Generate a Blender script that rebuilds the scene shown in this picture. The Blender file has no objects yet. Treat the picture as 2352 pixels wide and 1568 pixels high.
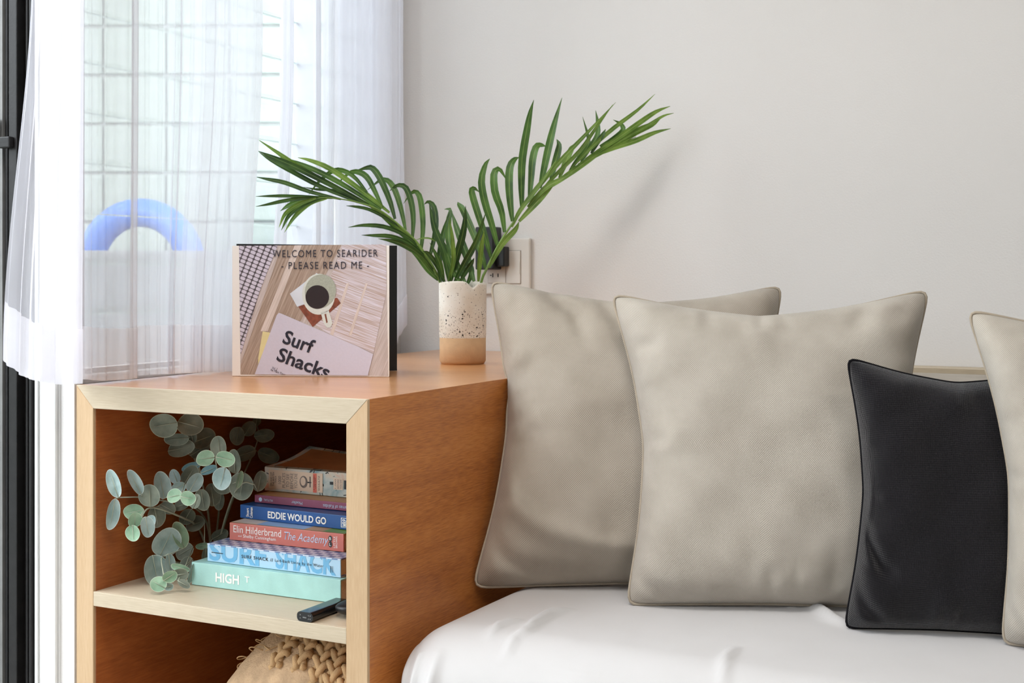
import bpy, bmesh, math, random
import numpy as np
from mathutils import Vector, Matrix

random.seed(7)
SC = bpy.context.scene
COL = SC.collection

# ------------------------------------------------------------------ camera
F, CXP, HOR = 3005.0, 1176.0, 638.0          # focal length, centre column and horizon row for a 2352 x 1568 frame
CAM = Vector((0.979, -1.496, 0.905))
YAW = math.radians(26.9)
FWD = Vector((-math.sin(YAW), math.cos(YAW), 0))
RGT = Vector((math.cos(YAW), math.sin(YAW), 0))
cam_d = bpy.data.cameras.new('camera')
cam_d.sensor_width = 36.0
cam_d.lens = 36.0 * F / 2352.0
cam_d.shift_y = -(784 - HOR) / 2352.0
cam_d.clip_start = 0.05
cam_d.dof.use_dof = True
cam_d.dof.focus_distance = 2.05
cam_d.dof.aperture_fstop = 11.0
cam = bpy.data.objects.new('camera', cam_d)
COL.objects.link(cam)
cam.location = CAM
cam.rotation_euler = (math.pi / 2, 0, YAW)
SC.camera = cam

# ------------------------------------------------------------------ light
SKY_STRENGTH = 7.0
LAMP_STRENGTH = 23.0
world = bpy.data.worlds.new('overcast_sky')
SC.world = world
world.use_nodes = True
bg = world.node_tree.nodes['Background']
bg.inputs[0].default_value = (0.88, 0.94, 1.0, 1)
bg.inputs[1].default_value = SKY_STRENGTH

def portal(name, loc, sx, sy, rot):
    l = bpy.data.lights.new(name, 'AREA')
    l.shape = 'RECTANGLE'
    l.size, l.size_y = sx, sy
    l.cycles.is_portal = True
    o = bpy.data.objects.new(name, l)
    COL.objects.link(o)
    o.location, o.rotation_euler = loc, rot
    return o

portal('door_daylight', (-0.78, -0.98, 1.06), 2.08, 1.90, (0, -math.pi / 2, 0))
portal('window_daylight', (-0.78, 0.56, 1.42), 1.33, 0.88, (0, -math.pi / 2, 0))
SC.view_settings.view_transform = 'Standard'
SC.view_settings.look = 'None'
SC.view_settings.gamma = 1.0
SC.view_settings.use_curve_mapping = False
SC.view_settings.exposure = 0.0
SC.cycles.use_denoising = True
SC.cycles.max_bounces = 5
SC.cycles.diffuse_bounces = 4
SC.cycles.glossy_bounces = 2
SC.cycles.transmission_bounces = 4
SC.cycles.transparent_max_bounces = 12
SC.cycles.use_adaptive_sampling = True
SC.cycles.adaptive_threshold = 0.08
SC.cycles.caustics_reflective = False
SC.cycles.caustics_refractive = False

# ------------------------------------------------------------------ helpers
def ray(px, py):
    return FWD + RGT * ((px - CXP) / F) + Vector((0, 0, (HOR - py) / F))

def at(px, py, X=None, Y=None, Z=None, D=None):
    """the point where the line of sight of a photo pixel meets a plane of the room"""
    r = ray(px, py)
    if X is not None: t = (X - CAM.x) / r.x
    elif Y is not None: t = (Y - CAM.y) / r.y
    elif Z is not None: t = (Z - CAM.z) / r.z
    else: t = D
    return CAM + r * t

def on_plane(px, py, p0, n):
    r = ray(px, py)
    return CAM + r * ((p0 - CAM).dot(n) / r.dot(n))

def lin(r, g, b):
    f = lambda c: (c / 255 / 12.92) if c / 255 <= 0.04045 else ((c / 255 + 0.055) / 1.055) ** 2.4
    return (f(r), f(g), f(b), 1)

def link(name, me, mat=None, parent=None):
    o = bpy.data.objects.new(name, me)
    COL.objects.link(o)
    if mat is not None and len(me.materials) == 0:
        me.materials.append(mat)
    if parent is not None:
        o.parent = parent
        if parent.type == 'EMPTY':
            o.matrix_parent_inverse = parent.matrix_basis.inverted()
    return o

def mesh_from(name, verts, faces, smooth=False, uvs=None):
    me = bpy.data.meshes.new(name)
    me.from_pydata([tuple(v) for v in verts], [], faces)
    if smooth:
        me.polygons.foreach_set('use_smooth', [True] * len(me.polygons))
    if uvs is not None:
        l = me.uv_layers.new(name='UVMap')
        for lp in me.loops:
            l.data[lp.index].uv = uvs[lp.vertex_index]
    me.update()
    return me

def bm_mesh(name, bm, smooth=False):
    me = bpy.data.meshes.new(name)
    bm.normal_update()
    bm.to_mesh(me)
    bm.free()
    if smooth:
        me.polygons.foreach_set('use_smooth', [True] * len(me.polygons))
    return me

def bm_box(bm, x0, x1, y0, y1, z0, z1, M=None):
    vs = [bm.verts.new((x, y, z)) for z in (z0, z1) for y in (y0, y1) for x in (x0, x1)]
    if M is not None:
        for v in vs: v.co = M @ v.co
    for f in ((0, 2, 3, 1), (4, 5, 7, 6), (0, 1, 5, 4), (2, 6, 7, 3), (0, 4, 6, 2), (1, 3, 7, 5)):
        bm.faces.new([vs[i] for i in f])
    return vs

def box(name, x0, x1, y0, y1, z0, z1, mat, parent=None, bevel=0.0, seg=2, M=None):
    bm = bmesh.new()
    bm_box(bm, x0, x1, y0, y1, z0, z1)
    if bevel:
        bmesh.ops.bevel(bm, geom=list(bm.edges), offset=bevel, segments=seg, profile=0.5, affect='EDGES')
    if M is not None:
        bmesh.ops.transform(bm, matrix=M, verts=bm.verts)
    return link(name, bm_mesh(name, bm), mat, parent)

def thing(name, label, cat, loc, group=None):
    o = bpy.data.objects.new(name, None)
    COL.objects.link(o)
    o.location = loc
    o.empty_display_size = 0.05
    return tag(o, label, cat, group)

def tag(o, label=None, cat=None, group=None, kind=None):
    if label: o['label'] = label
    if cat: o['category'] = cat
    if group: o['group'] = group
    if kind: o['kind'] = kind
    return o

def struct(o, label=None):
    o['kind'] = 'structure'
    if label: o['label'] = label
    return o

def tube_data(pts, radii, seg=8, closed=False, caps=True):
    pts = [Vector(p) for p in pts]
    n = len(pts)
    if not hasattr(radii, '__len__'): radii = [radii] * n
    verts, faces = [], []
    prev = None
    for i, p in enumerate(pts):
        a = pts[(i - 1) % n] if (closed or i > 0) else pts[i]
        b = pts[(i + 1) % n] if (closed or i < n - 1) else pts[i]
        t = (b - a).normalized()
        if prev is None:
            ref = Vector((0, 0, 1)) if abs(t.z) < 0.9 else Vector((1, 0, 0))
            u = t.cross(ref).normalized()
        else:
            u = (prev - t * prev.dot(t)).normalized()
        prev = u
        w = t.cross(u)
        for k in range(seg):
            an = 2 * math.pi * k / seg
            verts.append(p + (u * math.cos(an) + w * math.sin(an)) * radii[i])
    m = n if closed else n - 1
    for i in range(m):
        j = (i + 1) % n
        for k in range(seg):
            l = (k + 1) % seg
            faces.append((i * seg + k, i * seg + l, j * seg + l, j * seg + k))
    if caps and not closed:
        faces.append(tuple(range(seg))[::-1])
        faces.append(tuple((n - 1) * seg + k for k in range(seg)))
    return verts, faces

def tube(name, pts, radii, mat, parent=None, seg=8, closed=False):
    v, f = tube_data(pts, radii, seg, closed)
    return link(name, mesh_from(name, v, f, True), mat, parent)

def catmull(pts, n):
    pts = [Vector(p) for p in pts]
    P = [pts[0] * 2 - pts[1]] + pts + [pts[-1] * 2 - pts[-2]]
    out = []
    m = len(pts) - 1
    for i in range(n + 1):
        s = i / n * m
        k = min(int(s), m - 1)
        t = s - k
        a, b, c, d = P[k], P[k + 1], P[k + 2], P[k + 3]
        out.append(0.5 * ((2 * b) + (c - a) * t + (2 * a - 5 * b + 4 * c - d) * t * t + (3 * b - a - 3 * c + d) * t ** 3))
    return out

def lathe(name, prof, mat, parent=None, seg=48, center=(0, 0, 0), smooth=True):
    verts, faces = [], []
    for (r, z) in prof:
        for k in range(seg):
            a = 2 * math.pi * k / seg
            verts.append((center[0] + r * math.cos(a), center[1] + r * math.sin(a), center[2] + z))
    for i in range(len(prof) - 1):
        for k in range(seg):
            l = (k + 1) % seg
            faces.append((i * seg + k, i * seg + l, (i + 1) * seg + l, (i + 1) * seg + k))
    return link(name, mesh_from(name, verts, faces, smooth), mat, parent)

# ------------------------------------------------------------------ materials
MATS = {}
def new_mat(name):
    m = bpy.data.materials.new(name)
    m.use_nodes = True
    nt = m.node_tree
    b = nt.nodes['Principled BSDF']
    MATS[name] = m
    return m, nt, b

def N(nt, kind, **kw):
    n = nt.nodes.new(kind)
    for k, v in kw.items():
        if k == 'op': n.operation = v
        elif hasattr(n, k): setattr(n, k, v)
        else: n.inputs[k].default_value = v
    return n

def L(nt, a, b): nt.links.new(a, b)

def ramp(nt, fac, stops):
    r = nt.nodes.new('ShaderNodeValToRGB')
    e = r.color_ramp.elements
    while len(e) < len(stops): e.new(0.5)
    for i, (p, c) in enumerate(stops):
        e[i].position, e[i].color = p, c
    L(nt, fac, r.inputs[0])
    return r.outputs[0]

def plain(name, rgb, rough=0.5, spec=0.5, metal=0.0, var=0.06, scale=30.0, bump=0.0, bscale=200.0, sheen=0.0, trans=0.0):
    m, nt, b = new_mat(name)
    tc = N(nt, 'ShaderNodeTexCoord')
    c = lin(*rgb)
    nz = N(nt, 'ShaderNodeTexNoise', Scale=scale, Detail=2.0)
    L(nt, tc.outputs['Object'], nz.inputs['Vector'])
    lo = tuple(x * (1 - var) for x in c[:3]) + (1,)
    hi = tuple(min(1, x * (1 + var)) for x in c[:3]) + (1,)
    L(nt, ramp(nt, nz.outputs['Fac'], [(0.3, lo), (0.7, hi)]), b.inputs['Base Color'])
    b.inputs['Roughness'].default_value = rough
    b.inputs['Specular IOR Level'].default_value = spec
    b.inputs['Metallic'].default_value = metal
    if sheen:
        b.inputs['Sheen Weight'].default_value = sheen
        b.inputs['Sheen Roughness'].default_value = 0.4
    if bump:
        n2 = N(nt, 'ShaderNodeTexNoise', Scale=bscale, Detail=2.0)
        L(nt, tc.outputs['Object'], n2.inputs['Vector'])
        bp = N(nt, 'ShaderNodeBump', Strength=bump, Distance=0.002)
        L(nt, n2.outputs['Fac'], bp.inputs['Height'])
        L(nt, bp.outputs['Normal'], b.inputs['Normal'])
    return m

def wood(name, dark, mid, light, axis='X', rough=0.38, fine=1.0, contrast=1.0, coat=0.0):
    """veneer with the grain along one world axis"""
    m, nt, b = new_mat(name)
    tc = N(nt, 'ShaderNodeTexCoord')
    mp = N(nt, 'ShaderNodeMapping')
    s = {'X': (1.2, 26, 26), 'Y': (26, 1.2, 26), 'Z': (26, 26, 1.2)}[axis]
    mp.inputs['Scale'].default_value = s
    L(nt, tc.outputs['Object'], mp.inputs['Vector'])
    n1 = N(nt, 'ShaderNodeTexNoise', Scale=1.0 * fine, Detail=3.0, Distortion=0.6)
    L(nt, mp.outputs[0], n1.inputs['Vector'])
    mp2 = N(nt, 'ShaderNodeMapping')
    s2 = {'X': (40, 520, 520), 'Y': (520, 40, 520), 'Z': (520, 520, 40)}[axis]
    mp2.inputs['Scale'].default_value = s2
    L(nt, tc.outputs['Object'], mp2.inputs['Vector'])
    n2 = N(nt, 'ShaderNodeTexNoise', Scale=1.0, Detail=3.0)
    L(nt, mp2.outputs[0], n2.inputs['Vector'])
    n3 = N(nt, 'ShaderNodeTexNoise', Scale=3.0, Detail=3.0)
    L(nt, tc.outputs['Object'], n3.inputs['Vector'])
    mx = N(nt, 'ShaderNodeMix')
    mx.data_type = 'FLOAT'
    mx.inputs[0].default_value = 0.55
    L(nt, n1.outputs['Fac'], mx.inputs[2])
    L(nt, n2.outputs['Fac'], mx.inputs[3])
    mx2 = N(nt, 'ShaderNodeMix')
    mx2.data_type = 'FLOAT'
    mx2.inputs[0].default_value = 0.25
    L(nt, mx.outputs[0], mx2.inputs[2])
    L(nt, n3.outputs['Fac'], mx2.inputs[3])
    w = 0.16 / contrast
    L(nt, ramp(nt, mx2.outputs[0], [(0.5 - w, lin(*dark)), (0.5, lin(*mid)), (0.5 + w, lin(*light))]), b.inputs['Base Color'])
    b.inputs['Roughness'].default_value = rough
    if coat:
        b.inputs['Coat Weight'].default_value = coat
        b.inputs['Coat Roughness'].default_value = 0.25
    bp = N(nt, 'ShaderNodeBump', Strength=0.12, Distance=0.001)
    L(nt, n2.outputs['Fac'], bp.inputs['Height'])
    L(nt, bp.outputs['Normal'], b.inputs['Normal'])
    return m

def weave(name, light, dark, freq, bump=0.35, rough=0.9, sheen=0.15, patch=None, twill=True, slub=0.25):
    """woven cloth on UV (UV is in metres); freq = threads per metre"""
    m, nt, b = new_mat(name)
    tc = N(nt, 'ShaderNodeTexCoord')
    sep = N(nt, 'ShaderNodeSeparateXYZ')
    L(nt, tc.outputs['UV'], sep.inputs[0])
    def sine(sock, k, off=None):
        a = N(nt, 'ShaderNodeMath', op='MULTIPLY'); L(nt, sock, a.inputs[0]); a.inputs[1].default_value = k * 2 * math.pi
        if off is not None:
            a2 = N(nt, 'ShaderNodeMath', op='ADD'); L(nt, a.outputs[0], a2.inputs[0]); L(nt, off, a2.inputs[1]); a = a2
        s = N(nt, 'ShaderNodeMath', op='SINE'); L(nt, a.outputs[0], s.inputs[0])
        return s.outputs[0]
    nz = N(nt, 'ShaderNodeTexNoise', Scale=freq * 0.12, Detail=4.0)
    L(nt, tc.outputs['UV'], nz.inputs['Vector'])
    nb = N(nt, 'ShaderNodeMath', op='MULTIPLY'); L(nt, nz.outputs['Fac'], nb.inputs[0]); nb.inputs[1].default_value = 2.2
    u, v = sep.outputs[0], sep.outputs[1]
    if twill:
        ad = N(nt, 'ShaderNodeMath', op='ADD'); L(nt, u, ad.inputs[0]); L(nt, v, ad.inputs[1])
        sb = N(nt, 'ShaderNodeMath', op='SUBTRACT'); L(nt, u, sb.inputs[0]); L(nt, v, sb.inputs[1])
        s1 = sine(ad.outputs[0], freq * 0.5, nb.outputs[0]); s2 = sine(sb.outputs[0], freq * 0.5, nb.outputs[0])
    else:
        s1 = sine(u, freq, nb.outputs[0]); s2 = sine(v, freq, nb.outputs[0])
    mu = N(nt, 'ShaderNodeMath', op='MULTIPLY'); L(nt, s1, mu.inputs[0]); L(nt, s2, mu.inputs[1])
    ma = N(nt, 'ShaderNodeMath', op='MULTIPLY_ADD'); L(nt, mu.outputs[0], ma.inputs[0]); ma.inputs[1].default_value = 0.5; ma.inputs[2].default_value = 0.5
    n3 = N(nt, 'ShaderNodeTexNoise', Scale=14.0, Detail=5.0)
    L(nt, tc.outputs['UV'], n3.inputs['Vector'])
    mx = N(nt, 'ShaderNodeMix'); mx.data_type = 'FLOAT'; mx.inputs[0].default_value = slub
    L(nt, ma.outputs[0], mx.inputs[2]); L(nt, n3.outputs['Fac'], mx.inputs[3])
    L(nt, ramp(nt, mx.outputs[0], [(0.05, lin(*dark)), (0.75, lin(*light))]), b.inputs['Base Color'])
    b.inputs['Roughness'].default_value = rough
    b.inputs['Specular IOR Level'].default_value = 0.15
    b.inputs['Sheen Weight'].default_value = sheen
    b.inputs['Sheen Roughness'].default_value = 0.45
    bp = N(nt, 'ShaderNodeBump', Strength=bump, Distance=0.0012)
    L(nt, ma.outputs[0], bp.inputs['Height'])
    L(nt, bp.outputs['Normal'], b.inputs['Normal'])
    return m

def wall_mat(name, rgb, bump=0.25, bscale=260):
    m = plain(name, rgb, rough=0.62, spec=0.35, var=0.012, scale=2.5, bump=bump, bscale=bscale)
    return m

def sheer(name, rgb, opacity):
    m, nt, b = new_mat(name)
    nt.nodes.remove(b)
    out = nt.nodes['Material Output']
    tr = N(nt, 'ShaderNodeBsdfTransparent'); tr.inputs[0].default_value = (1, 1, 1, 1)
    tl = N(nt, 'ShaderNodeBsdfTranslucent'); tl.inputs[0].default_value = lin(*rgb)
    df = N(nt, 'ShaderNodeBsdfDiffuse'); df.inputs[0].default_value = lin(*rgb)
    m1 = N(nt, 'ShaderNodeMixShader'); m1.inputs[0].default_value = 0.5
    L(nt, df.outputs[0], m1.inputs[1]); L(nt, tl.outputs[0], m1.inputs[2])
    m2 = N(nt, 'ShaderNodeMixShader')
    # slightly denser yarns run down the cloth
    tc = N(nt, 'ShaderNodeTexCoord')
    mp = N(nt, 'ShaderNodeMapping'); mp.inputs['Scale'].default_value = (90.0, 90.0, 0.6)
    L(nt, tc.outputs['Object'], mp.inputs['Vector'])
    nz = N(nt, 'ShaderNodeTexNoise', Scale=1.0, Detail=1.0)
    L(nt, mp.outputs[0], nz.inputs['Vector'])
    ma = N(nt, 'ShaderNodeMath', op='MULTIPLY_ADD'); L(nt, nz.outputs['Fac'], ma.inputs[0])
    ma.inputs[1].default_value = 0.06; ma.inputs[2].default_value = opacity - 0.03
    L(nt, ma.outputs[0], m2.inputs[0])
    L(nt, tr.outputs[0], m2.inputs[1]); L(nt, m1.outputs[0], m2.inputs[2])
    L(nt, m2.outputs[0], out.inputs[0])
    return m

M_WALL = wall_mat('painted_wall', (226, 223, 220))
M_CEIL = plain('ceiling_paint', (238, 236, 232), rough=0.8, var=0.01)
M_FLOOR = plain('pale_floor_tile', (206, 203, 198), rough=0.35, var=0.03, scale=3)
M_TRIM = plain('white_gloss_paint', (218, 218, 216), rough=0.35, var=0.02)
M_BLACKMET = plain('black_aluminium', (26, 25, 25), rough=0.5, spec=0.3, var=0.25, scale=60, bump=0.1)
M_STEEL = plain('worn_steel', (130, 130, 128), rough=0.5, metal=0.3, var=0.1)
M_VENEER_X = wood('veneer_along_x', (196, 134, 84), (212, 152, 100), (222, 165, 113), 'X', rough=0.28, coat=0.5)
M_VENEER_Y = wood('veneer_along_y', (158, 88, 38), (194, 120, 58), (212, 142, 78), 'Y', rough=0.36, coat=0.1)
M_INNER_SHADE = wood('veneer_inside_shaded', (138, 72, 30), (160, 88, 40), (176, 104, 52), 'Y', rough=0.45)  # inner veneer; the shade of the interior is put into its darker colour
M_EDGE_X = wood('edge_band_along_x', (176, 160, 136), (189, 174, 150), (200, 186, 163), 'X', rough=0.4, contrast=0.8)
M_EDGE_Z = wood('edge_band_along_z', (180, 149, 112), (192, 162, 126), (202, 174, 140), 'Z', rough=0.4, contrast=0.8)
M_SHEET = weave('white_bed_sheet', (210, 208, 208), (198, 196, 195), 900, bump=0.08, sheen=0.1, twill=False, slub=0.4)
M_LINEN = weave('oatmeal_linen', (198, 189, 176), (112, 100, 84), 350, bump=0.3, slub=0.40, twill=False)
M_LINEN2 = weave('pale_linen', (208, 201, 190), (120, 109, 94), 350, bump=0.3, slub=0.40, twill=False)
M_CHEN = weave('black_chenille', (34, 32, 36), (11, 10, 12), 330, bump=0.8, rough=0.95, sheen=0.35, slub=0.5)
M_PIPE = plain('linen_piping', (176, 164, 147), rough=0.9, spec=0.1, bump=0.4, bscale=900)
M_PIPEB = plain('black_piping', (24, 23, 26), rough=0.9, spec=0.1, bump=0.4, bscale=900)
M_SHEER = sheer('sheer_voile', (243, 243, 250), 0.47)
M_HEM = sheer('sheer_voile_hem', (248, 247, 252), 0.62)

# ================================================================== the room
TOPZ = 0.740                     # cabinet top
MATZ = 0.422                     # top of the mattress
WY = 1.12                        # back wall plane
WX = -0.640                      # window wall plane
RX, FY, CEIL = 4.6, -4.5, 2.60

struct(box('floor', -0.8, RX + 0.1, FY - 0.1, WY + 0.1, -0.1, 0.0, M_FLOOR))
struct(box('ceiling', -0.8, RX + 0.1, FY - 0.1, WY + 0.1, CEIL, CEIL + 0.1, M_CEIL))
struct(box('wall_back', -0.8, RX + 0.1, WY, WY + 0.12, 0, CEIL, M_WALL))
struct(box('wall_right', RX, RX + 0.12, FY, WY, 0, CEIL, M_WALL))
struct(box('wall_front', -0.76, RX, FY - 0.12, FY, 0, CEIL, M_WALL))
bm = bmesh.new()
WIN0, WIN1, WZ0, WZ1 = 0.112, 1.02, 0.745, 2.10
for (y0, y1, z0, z1) in ((FY, -1.95, 0, CEIL), (-1.95, 0.05, 2.1, CEIL), (0.012, WIN0, 0, CEIL),
                         (WIN0, WIN1, 0, WZ0), (WIN0, WIN1, WZ1, CEIL), (WIN1, WY, 0, CEIL)):
    bm_box(bm, WX - 0.12, WX, y0, y1, z0, z1)
struct(link('wall_left', bm_mesh('wall_left', bm), M_WALL))

# white door casing facing the doorway, between the black jamb and the cabinet
tr = struct(box('trim_1', -0.615, -0.566, -0.004, 0.014, 0, 2.2, M_TRIM, bevel=0.002))
box('casing_bead', -0.590, -0.5675, -0.010, -0.004, 0, 2.2, M_TRIM, tr, bevel=0.002)
box('casing_bead', -0.6145, -0.608, -0.008, -0.004, 0, 2.2, M_TRIM, tr, bevel=0.0015)
struct(box('trim_2', -0.566, -0.538, 0.000, 0.012, 0, 2.2, M_WALL))

# sliding door frame: black ribbed jamb facing the doorway, head, sill
door = bpy.data.objects.new('door_1', None); COL.objects.link(door)
door.location = (WX, -1.0, 0)
struct(door, 'black ribbed aluminium frame of the sliding door')
box('jamb_back', -0.760, -0.6155, 0.0, 0.05, 0, 2.1, M_BLACKMET, door)
for (x0, x1, d) in ((-0.6225, -0.6165, 0.012), (-0.636, -0.631, 0.006), (-0.662, -0.644, 0.016), (-0.679, -0.673, 0.008), (-0.693, -0.688, 0.016), (-0.725, -0.70, 0.010)):
    box('jamb_rib', x0, x1, -d, 0.0, 0, 2.1, M_BLACKMET, door, bevel=0.0015)
box('keeper_rail', -0.687, -0.680, -0.012, 0.0, 0.0, 2.1, M_STEEL, door, bevel=0.001)
kz = at(8, 298, Y=-0.016).z
kp = box('latch_plate', -0.690, -0.6795, -0.0195, -0.0165, kz - 0.016, kz + 0.018, M_STEEL, door, bevel=0.0008)
for z in (kz - 0.007, kz + 0.006):
    vv, ff = tube_data([(-0.6847, -0.0195, z), (-0.6847, -0.0212, z)], 0.0026, 10)
    link('screw', mesh_from('screw', vv, ff), M_BLACKMET, kp)
box('latch_catch', -0.674, -0.650, -0.026, -0.016, kz - 0.030, kz - 0.012, M_BLACKMET, door, bevel=0.002)
box('door_head', WX - 0.12, WX, -1.95, -0.03, 2.05, 2.1, M_BLACKMET, door)
box('door_sill', WX - 0.12, WX, -1.95, -0.03, 0.0, 0.02, M_BLACKMET, door)
box('far_jamb', WX - 0.12, WX, -1.95, -1.89, 0.02, 2.05, M_BLACKMET, door)

# louvre window with glass blades
def clear_glass(name, tint, refl, body=None, amount=0.0):
    m, nt, b = new_mat(name)
    nt.nodes.remove(b)
    tr_ = N(nt, 'ShaderNodeBsdfTransparent'); tr_.inputs[0].default_value = tint
    gl = N(nt, 'ShaderNodeBsdfGlossy', Roughness=0.04)
    fr_ = N(nt, 'ShaderNodeFresnel', IOR=1.5)
    mu_ = N(nt, 'ShaderNodeMath', op='MULTIPLY'); L(nt, fr_.outputs[0], mu_.inputs[0]); mu_.inputs[1].default_value = refl
    mx_ = N(nt, 'ShaderNodeMixShader'); L(nt, mu_.outputs[0], mx_.inputs[0]); L(nt, tr_.outputs[0], mx_.inputs[1]); L(nt, gl.outputs[0], mx_.inputs[2])
    fin = mx_
    if body:
        tl_ = N(nt, 'ShaderNodeBsdfTranslucent'); tl_.inputs[0].default_value = body
        fin = N(nt, 'ShaderNodeMixShader'); fin.inputs[0].default_value = amount
        L(nt, mx_.outputs[0], fin.inputs[1]); L(nt, tl_.outputs[0], fin.inputs[2])
    L(nt, fin.outputs[0], nt.nodes['Material Output'].inputs[0])
    return m
M_GLASS = clear_glass('louvre_glass', (0.985, 0.998, 0.992, 1), 0.15)
M_GREDGE = clear_glass('green_glass_edge', (0.92, 0.97, 0.95, 1), 0.8, lin(245, 250, 248), 0.30)
M_FRAMEG = plain('grey_window_frame', (196, 197, 205), rough=0.45, var=0.03)
win = bpy.data.objects.new('window_1', None); COL.objects.link(win)
win.location = (WX - 0.05, (WIN0 + WIN1) / 2, WZ0)
struct(win, 'glass louvre window behind the sheer curtains')
box('window_stile', WX - 0.10, WX - 0.005, WIN0, WIN0 + 0.016, WZ0, WZ1, M_FRAMEG, win)
box('window_stile', WX - 0.10, WX - 0.005, WIN1 - 0.012, WIN1, WZ0, WZ1, M_FRAMEG, win)
box('window_mullion', WX - 0.10, WX - 0.005, 0.788, 0.806, WZ0, WZ1, M_FRAMEG, win)
box('window_sill', WX - 0.10, WX + 0.02, WIN0 - 0.02, WIN1 + 0.02, WZ0 - 0.015, WZ0, M_TRIM, win, bevel=0.002)
box('window_head', WX - 0.10, WX - 0.005, WIN0, WIN1, WZ1 - 0.02, WZ1, M_FRAMEG, win)
for k in range(15):
    z = WZ0 + 0.012 + k * 0.0865
    M = Matrix.Translation((WX - 0.055, 0, z)) @ Matrix.Rotation(math.radians(-9), 4, 'Y')
    for (ya, yb) in ((WIN0 + 0.018, 0.786), (0.808, WIN1 - 0.014)):
        g = box('louvre_blade', -0.0025, 0.0025, ya, yb, 0.0, 0.098, M_GLASS, win, M=M)
        box('blade_edge', -0.0028, 0.0028, ya, yb, -0.0014, 0.0, M_GREDGE, g, M=M)

# two flush round ceiling lamps; the mid-room one is added to brighten the corner
m, nt, b = new_mat('lamp_diffuser')
b.inputs['Base Color'].default_value = (0.9, 0.88, 0.84, 1)
b.inputs['Emission Color'].default_value = (1.0, 0.97, 0.935, 1)
b.inputs['Emission Strength'].default_value = LAMP_STRENGTH
for LMP, lab in ((Vector((0.35, -0.75, CEIL)), 'round white flush ceiling lamp nearest the daybed'), (Vector((2.0, -2.0, CEIL)), 'unseen round ceiling lamp added in the middle of the room to brighten the corner')):
    lamp = thing('ceiling_lamp', lab, 'lamp', LMP, 'flush ceiling lamps')
    lathe('lamp_rim', [(0.32, 0.0), (0.335, -0.005), (0.335, -0.05), (0.315, -0.055)], M_TRIM, lamp, center=LMP)
    lathe('lamp_diffuser', [(0.001, -0.085), (0.18, -0.078), (0.317, -0.050)], m, lamp, center=LMP, seg=20)

# ------------------------------------------------------------------ outside
M_BLOCK = plain('painted_block', (174, 181, 175), rough=0.9, var=0.05, scale=18, bump=0.5, bscale=60)
M_MORTAR = plain('block_mortar', (170, 172, 170), rough=0.95, var=0.05)
M_CONC = plain('grey_concrete', (140, 141, 145), rough=0.9, var=0.08, scale=6, bump=0.3, bscale=50)
M_GROUND = plain('patio_concrete', (150, 148, 143), rough=0.95, var=0.08, scale=4)
g = struct(box('ground_outside', -12, -0.76, -9, 9, -0.16, -0.06, M_GROUND))
OW = at(300, 638, D=5.4); OW.z = -0.06
OWM = Matrix.Translation(OW) @ Matrix.Rotation(YAW - math.radians(1.5), 4, 'Z')
yard = bpy.data.objects.new('wall_outside', None); COL.objects.link(yard)
yard.location = OW
struct(yard, 'pale painted concrete block wall outside the window')
box('mortar_core', -1.5, 2.0, 0.012, 0.12, 0, 3.0, M_MORTAR, yard, M=OWM)
bm = bmesh.new(); bm_box(bm, 0.004, 0.257, 0.0, 0.05, 0.004, 0.196)
bmesh.ops.bevel(bm, geom=list(bm.edges), offset=0.005, segments=1, affect='EDGES')
blk = bm_mesh('block', bm); blk.materials.append(M_BLOCK)
for r in range(15):
    for c in range(-5, 8):
        o = bpy.data.objects.new('block', blk); COL.objects.link(o)
        o.parent = yard; o.matrix_parent_inverse = yard.matrix_basis.inverted()
        o.matrix_basis = OWM @ Matrix.Translation((c * 0.262 - 0.115, random.uniform(-.002, .002), r * 0.2025 - 0.02))
LW = at(300, 575, D=4.35)
LWM = Matrix.Translation((LW.x, LW.y, -0.06)) @ Matrix.Rotation(YAW + math.radians(2), 4, 'Z')
lw = struct(box('planter_wall_outside', -1.6, 0.62, 0, 0.16, 0, LW.z + 0.06, M_CONC, M=LWM, bevel=0.01), 'grey concrete planter wall outside')
# unseen roof and wall, added to shade the passage and cut low door light
struct(box('shade_roof_outside', -3.6, -0.76, 0.12, 6.0, 2.75, 2.85, M_TRIM))
struct(box('shade_wall_outside', -3.1, -2.95, -7.0, 1.6, -0.06, 1.5, M_BLOCK))

M_BLUEP = plain('blue_pool_vinyl', (70, 130, 225), rough=0.35, var=0.04)
ring = []
RC = at(322, 618, D=4.75)
RM = Matrix.Translation(RC) @ Matrix.Rotation(YAW - 0.15, 4, 'Z')
for k in range(48):
    a = 2 * math.pi * k / 48
    ring.append(RM @ Vector((0.195 * math.cos(a), 0, 0.205 * math.sin(a))))
o = tube('pool_ring', ring, 0.052, M_BLUEP, seg=16, closed=True)
tag(o, 'blue inflatable pool ring propped up outside the louvre window', 'pool ring')
# feet so that the ring rests on a low bench behind the planter wall
M_CYAN = plain('pale_blue_vinyl', (150, 195, 215), rough=0.4, var=0.06)
M_COOL = plain('grey_blue_panel', (120, 140, 158), rough=0.6, var=0.05)
bz = RC.z - 0.205 - 0.052
bc = at(480, 600, D=4.75)
BM = Matrix.Translation((bc.x, bc.y, -0.06)) @ Matrix.Rotation(YAW, 4, 'Z')
be = thing('garden_bench', 'grey slatted bench outside behind the planter wall', 'bench', (bc.x, bc.y, -0.06))
for k in range(4):
    box('slat', -0.75, 0.60, -0.20 + k * 0.105, -0.11 + k * 0.105, bz + 0.03, bz + 0.058, M_CONC, be, M=BM)
for (x, y) in ((-0.7, -0.18), (0.55, -0.18), (-0.7, 0.18), (0.55, 0.18)):
    box('leg', x - 0.03, x + 0.03, y - 0.02, y + 0.02, 0, bz + 0.03, M_CONC, be, M=BM)
c = at(616, 560, D=4.75)
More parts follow.
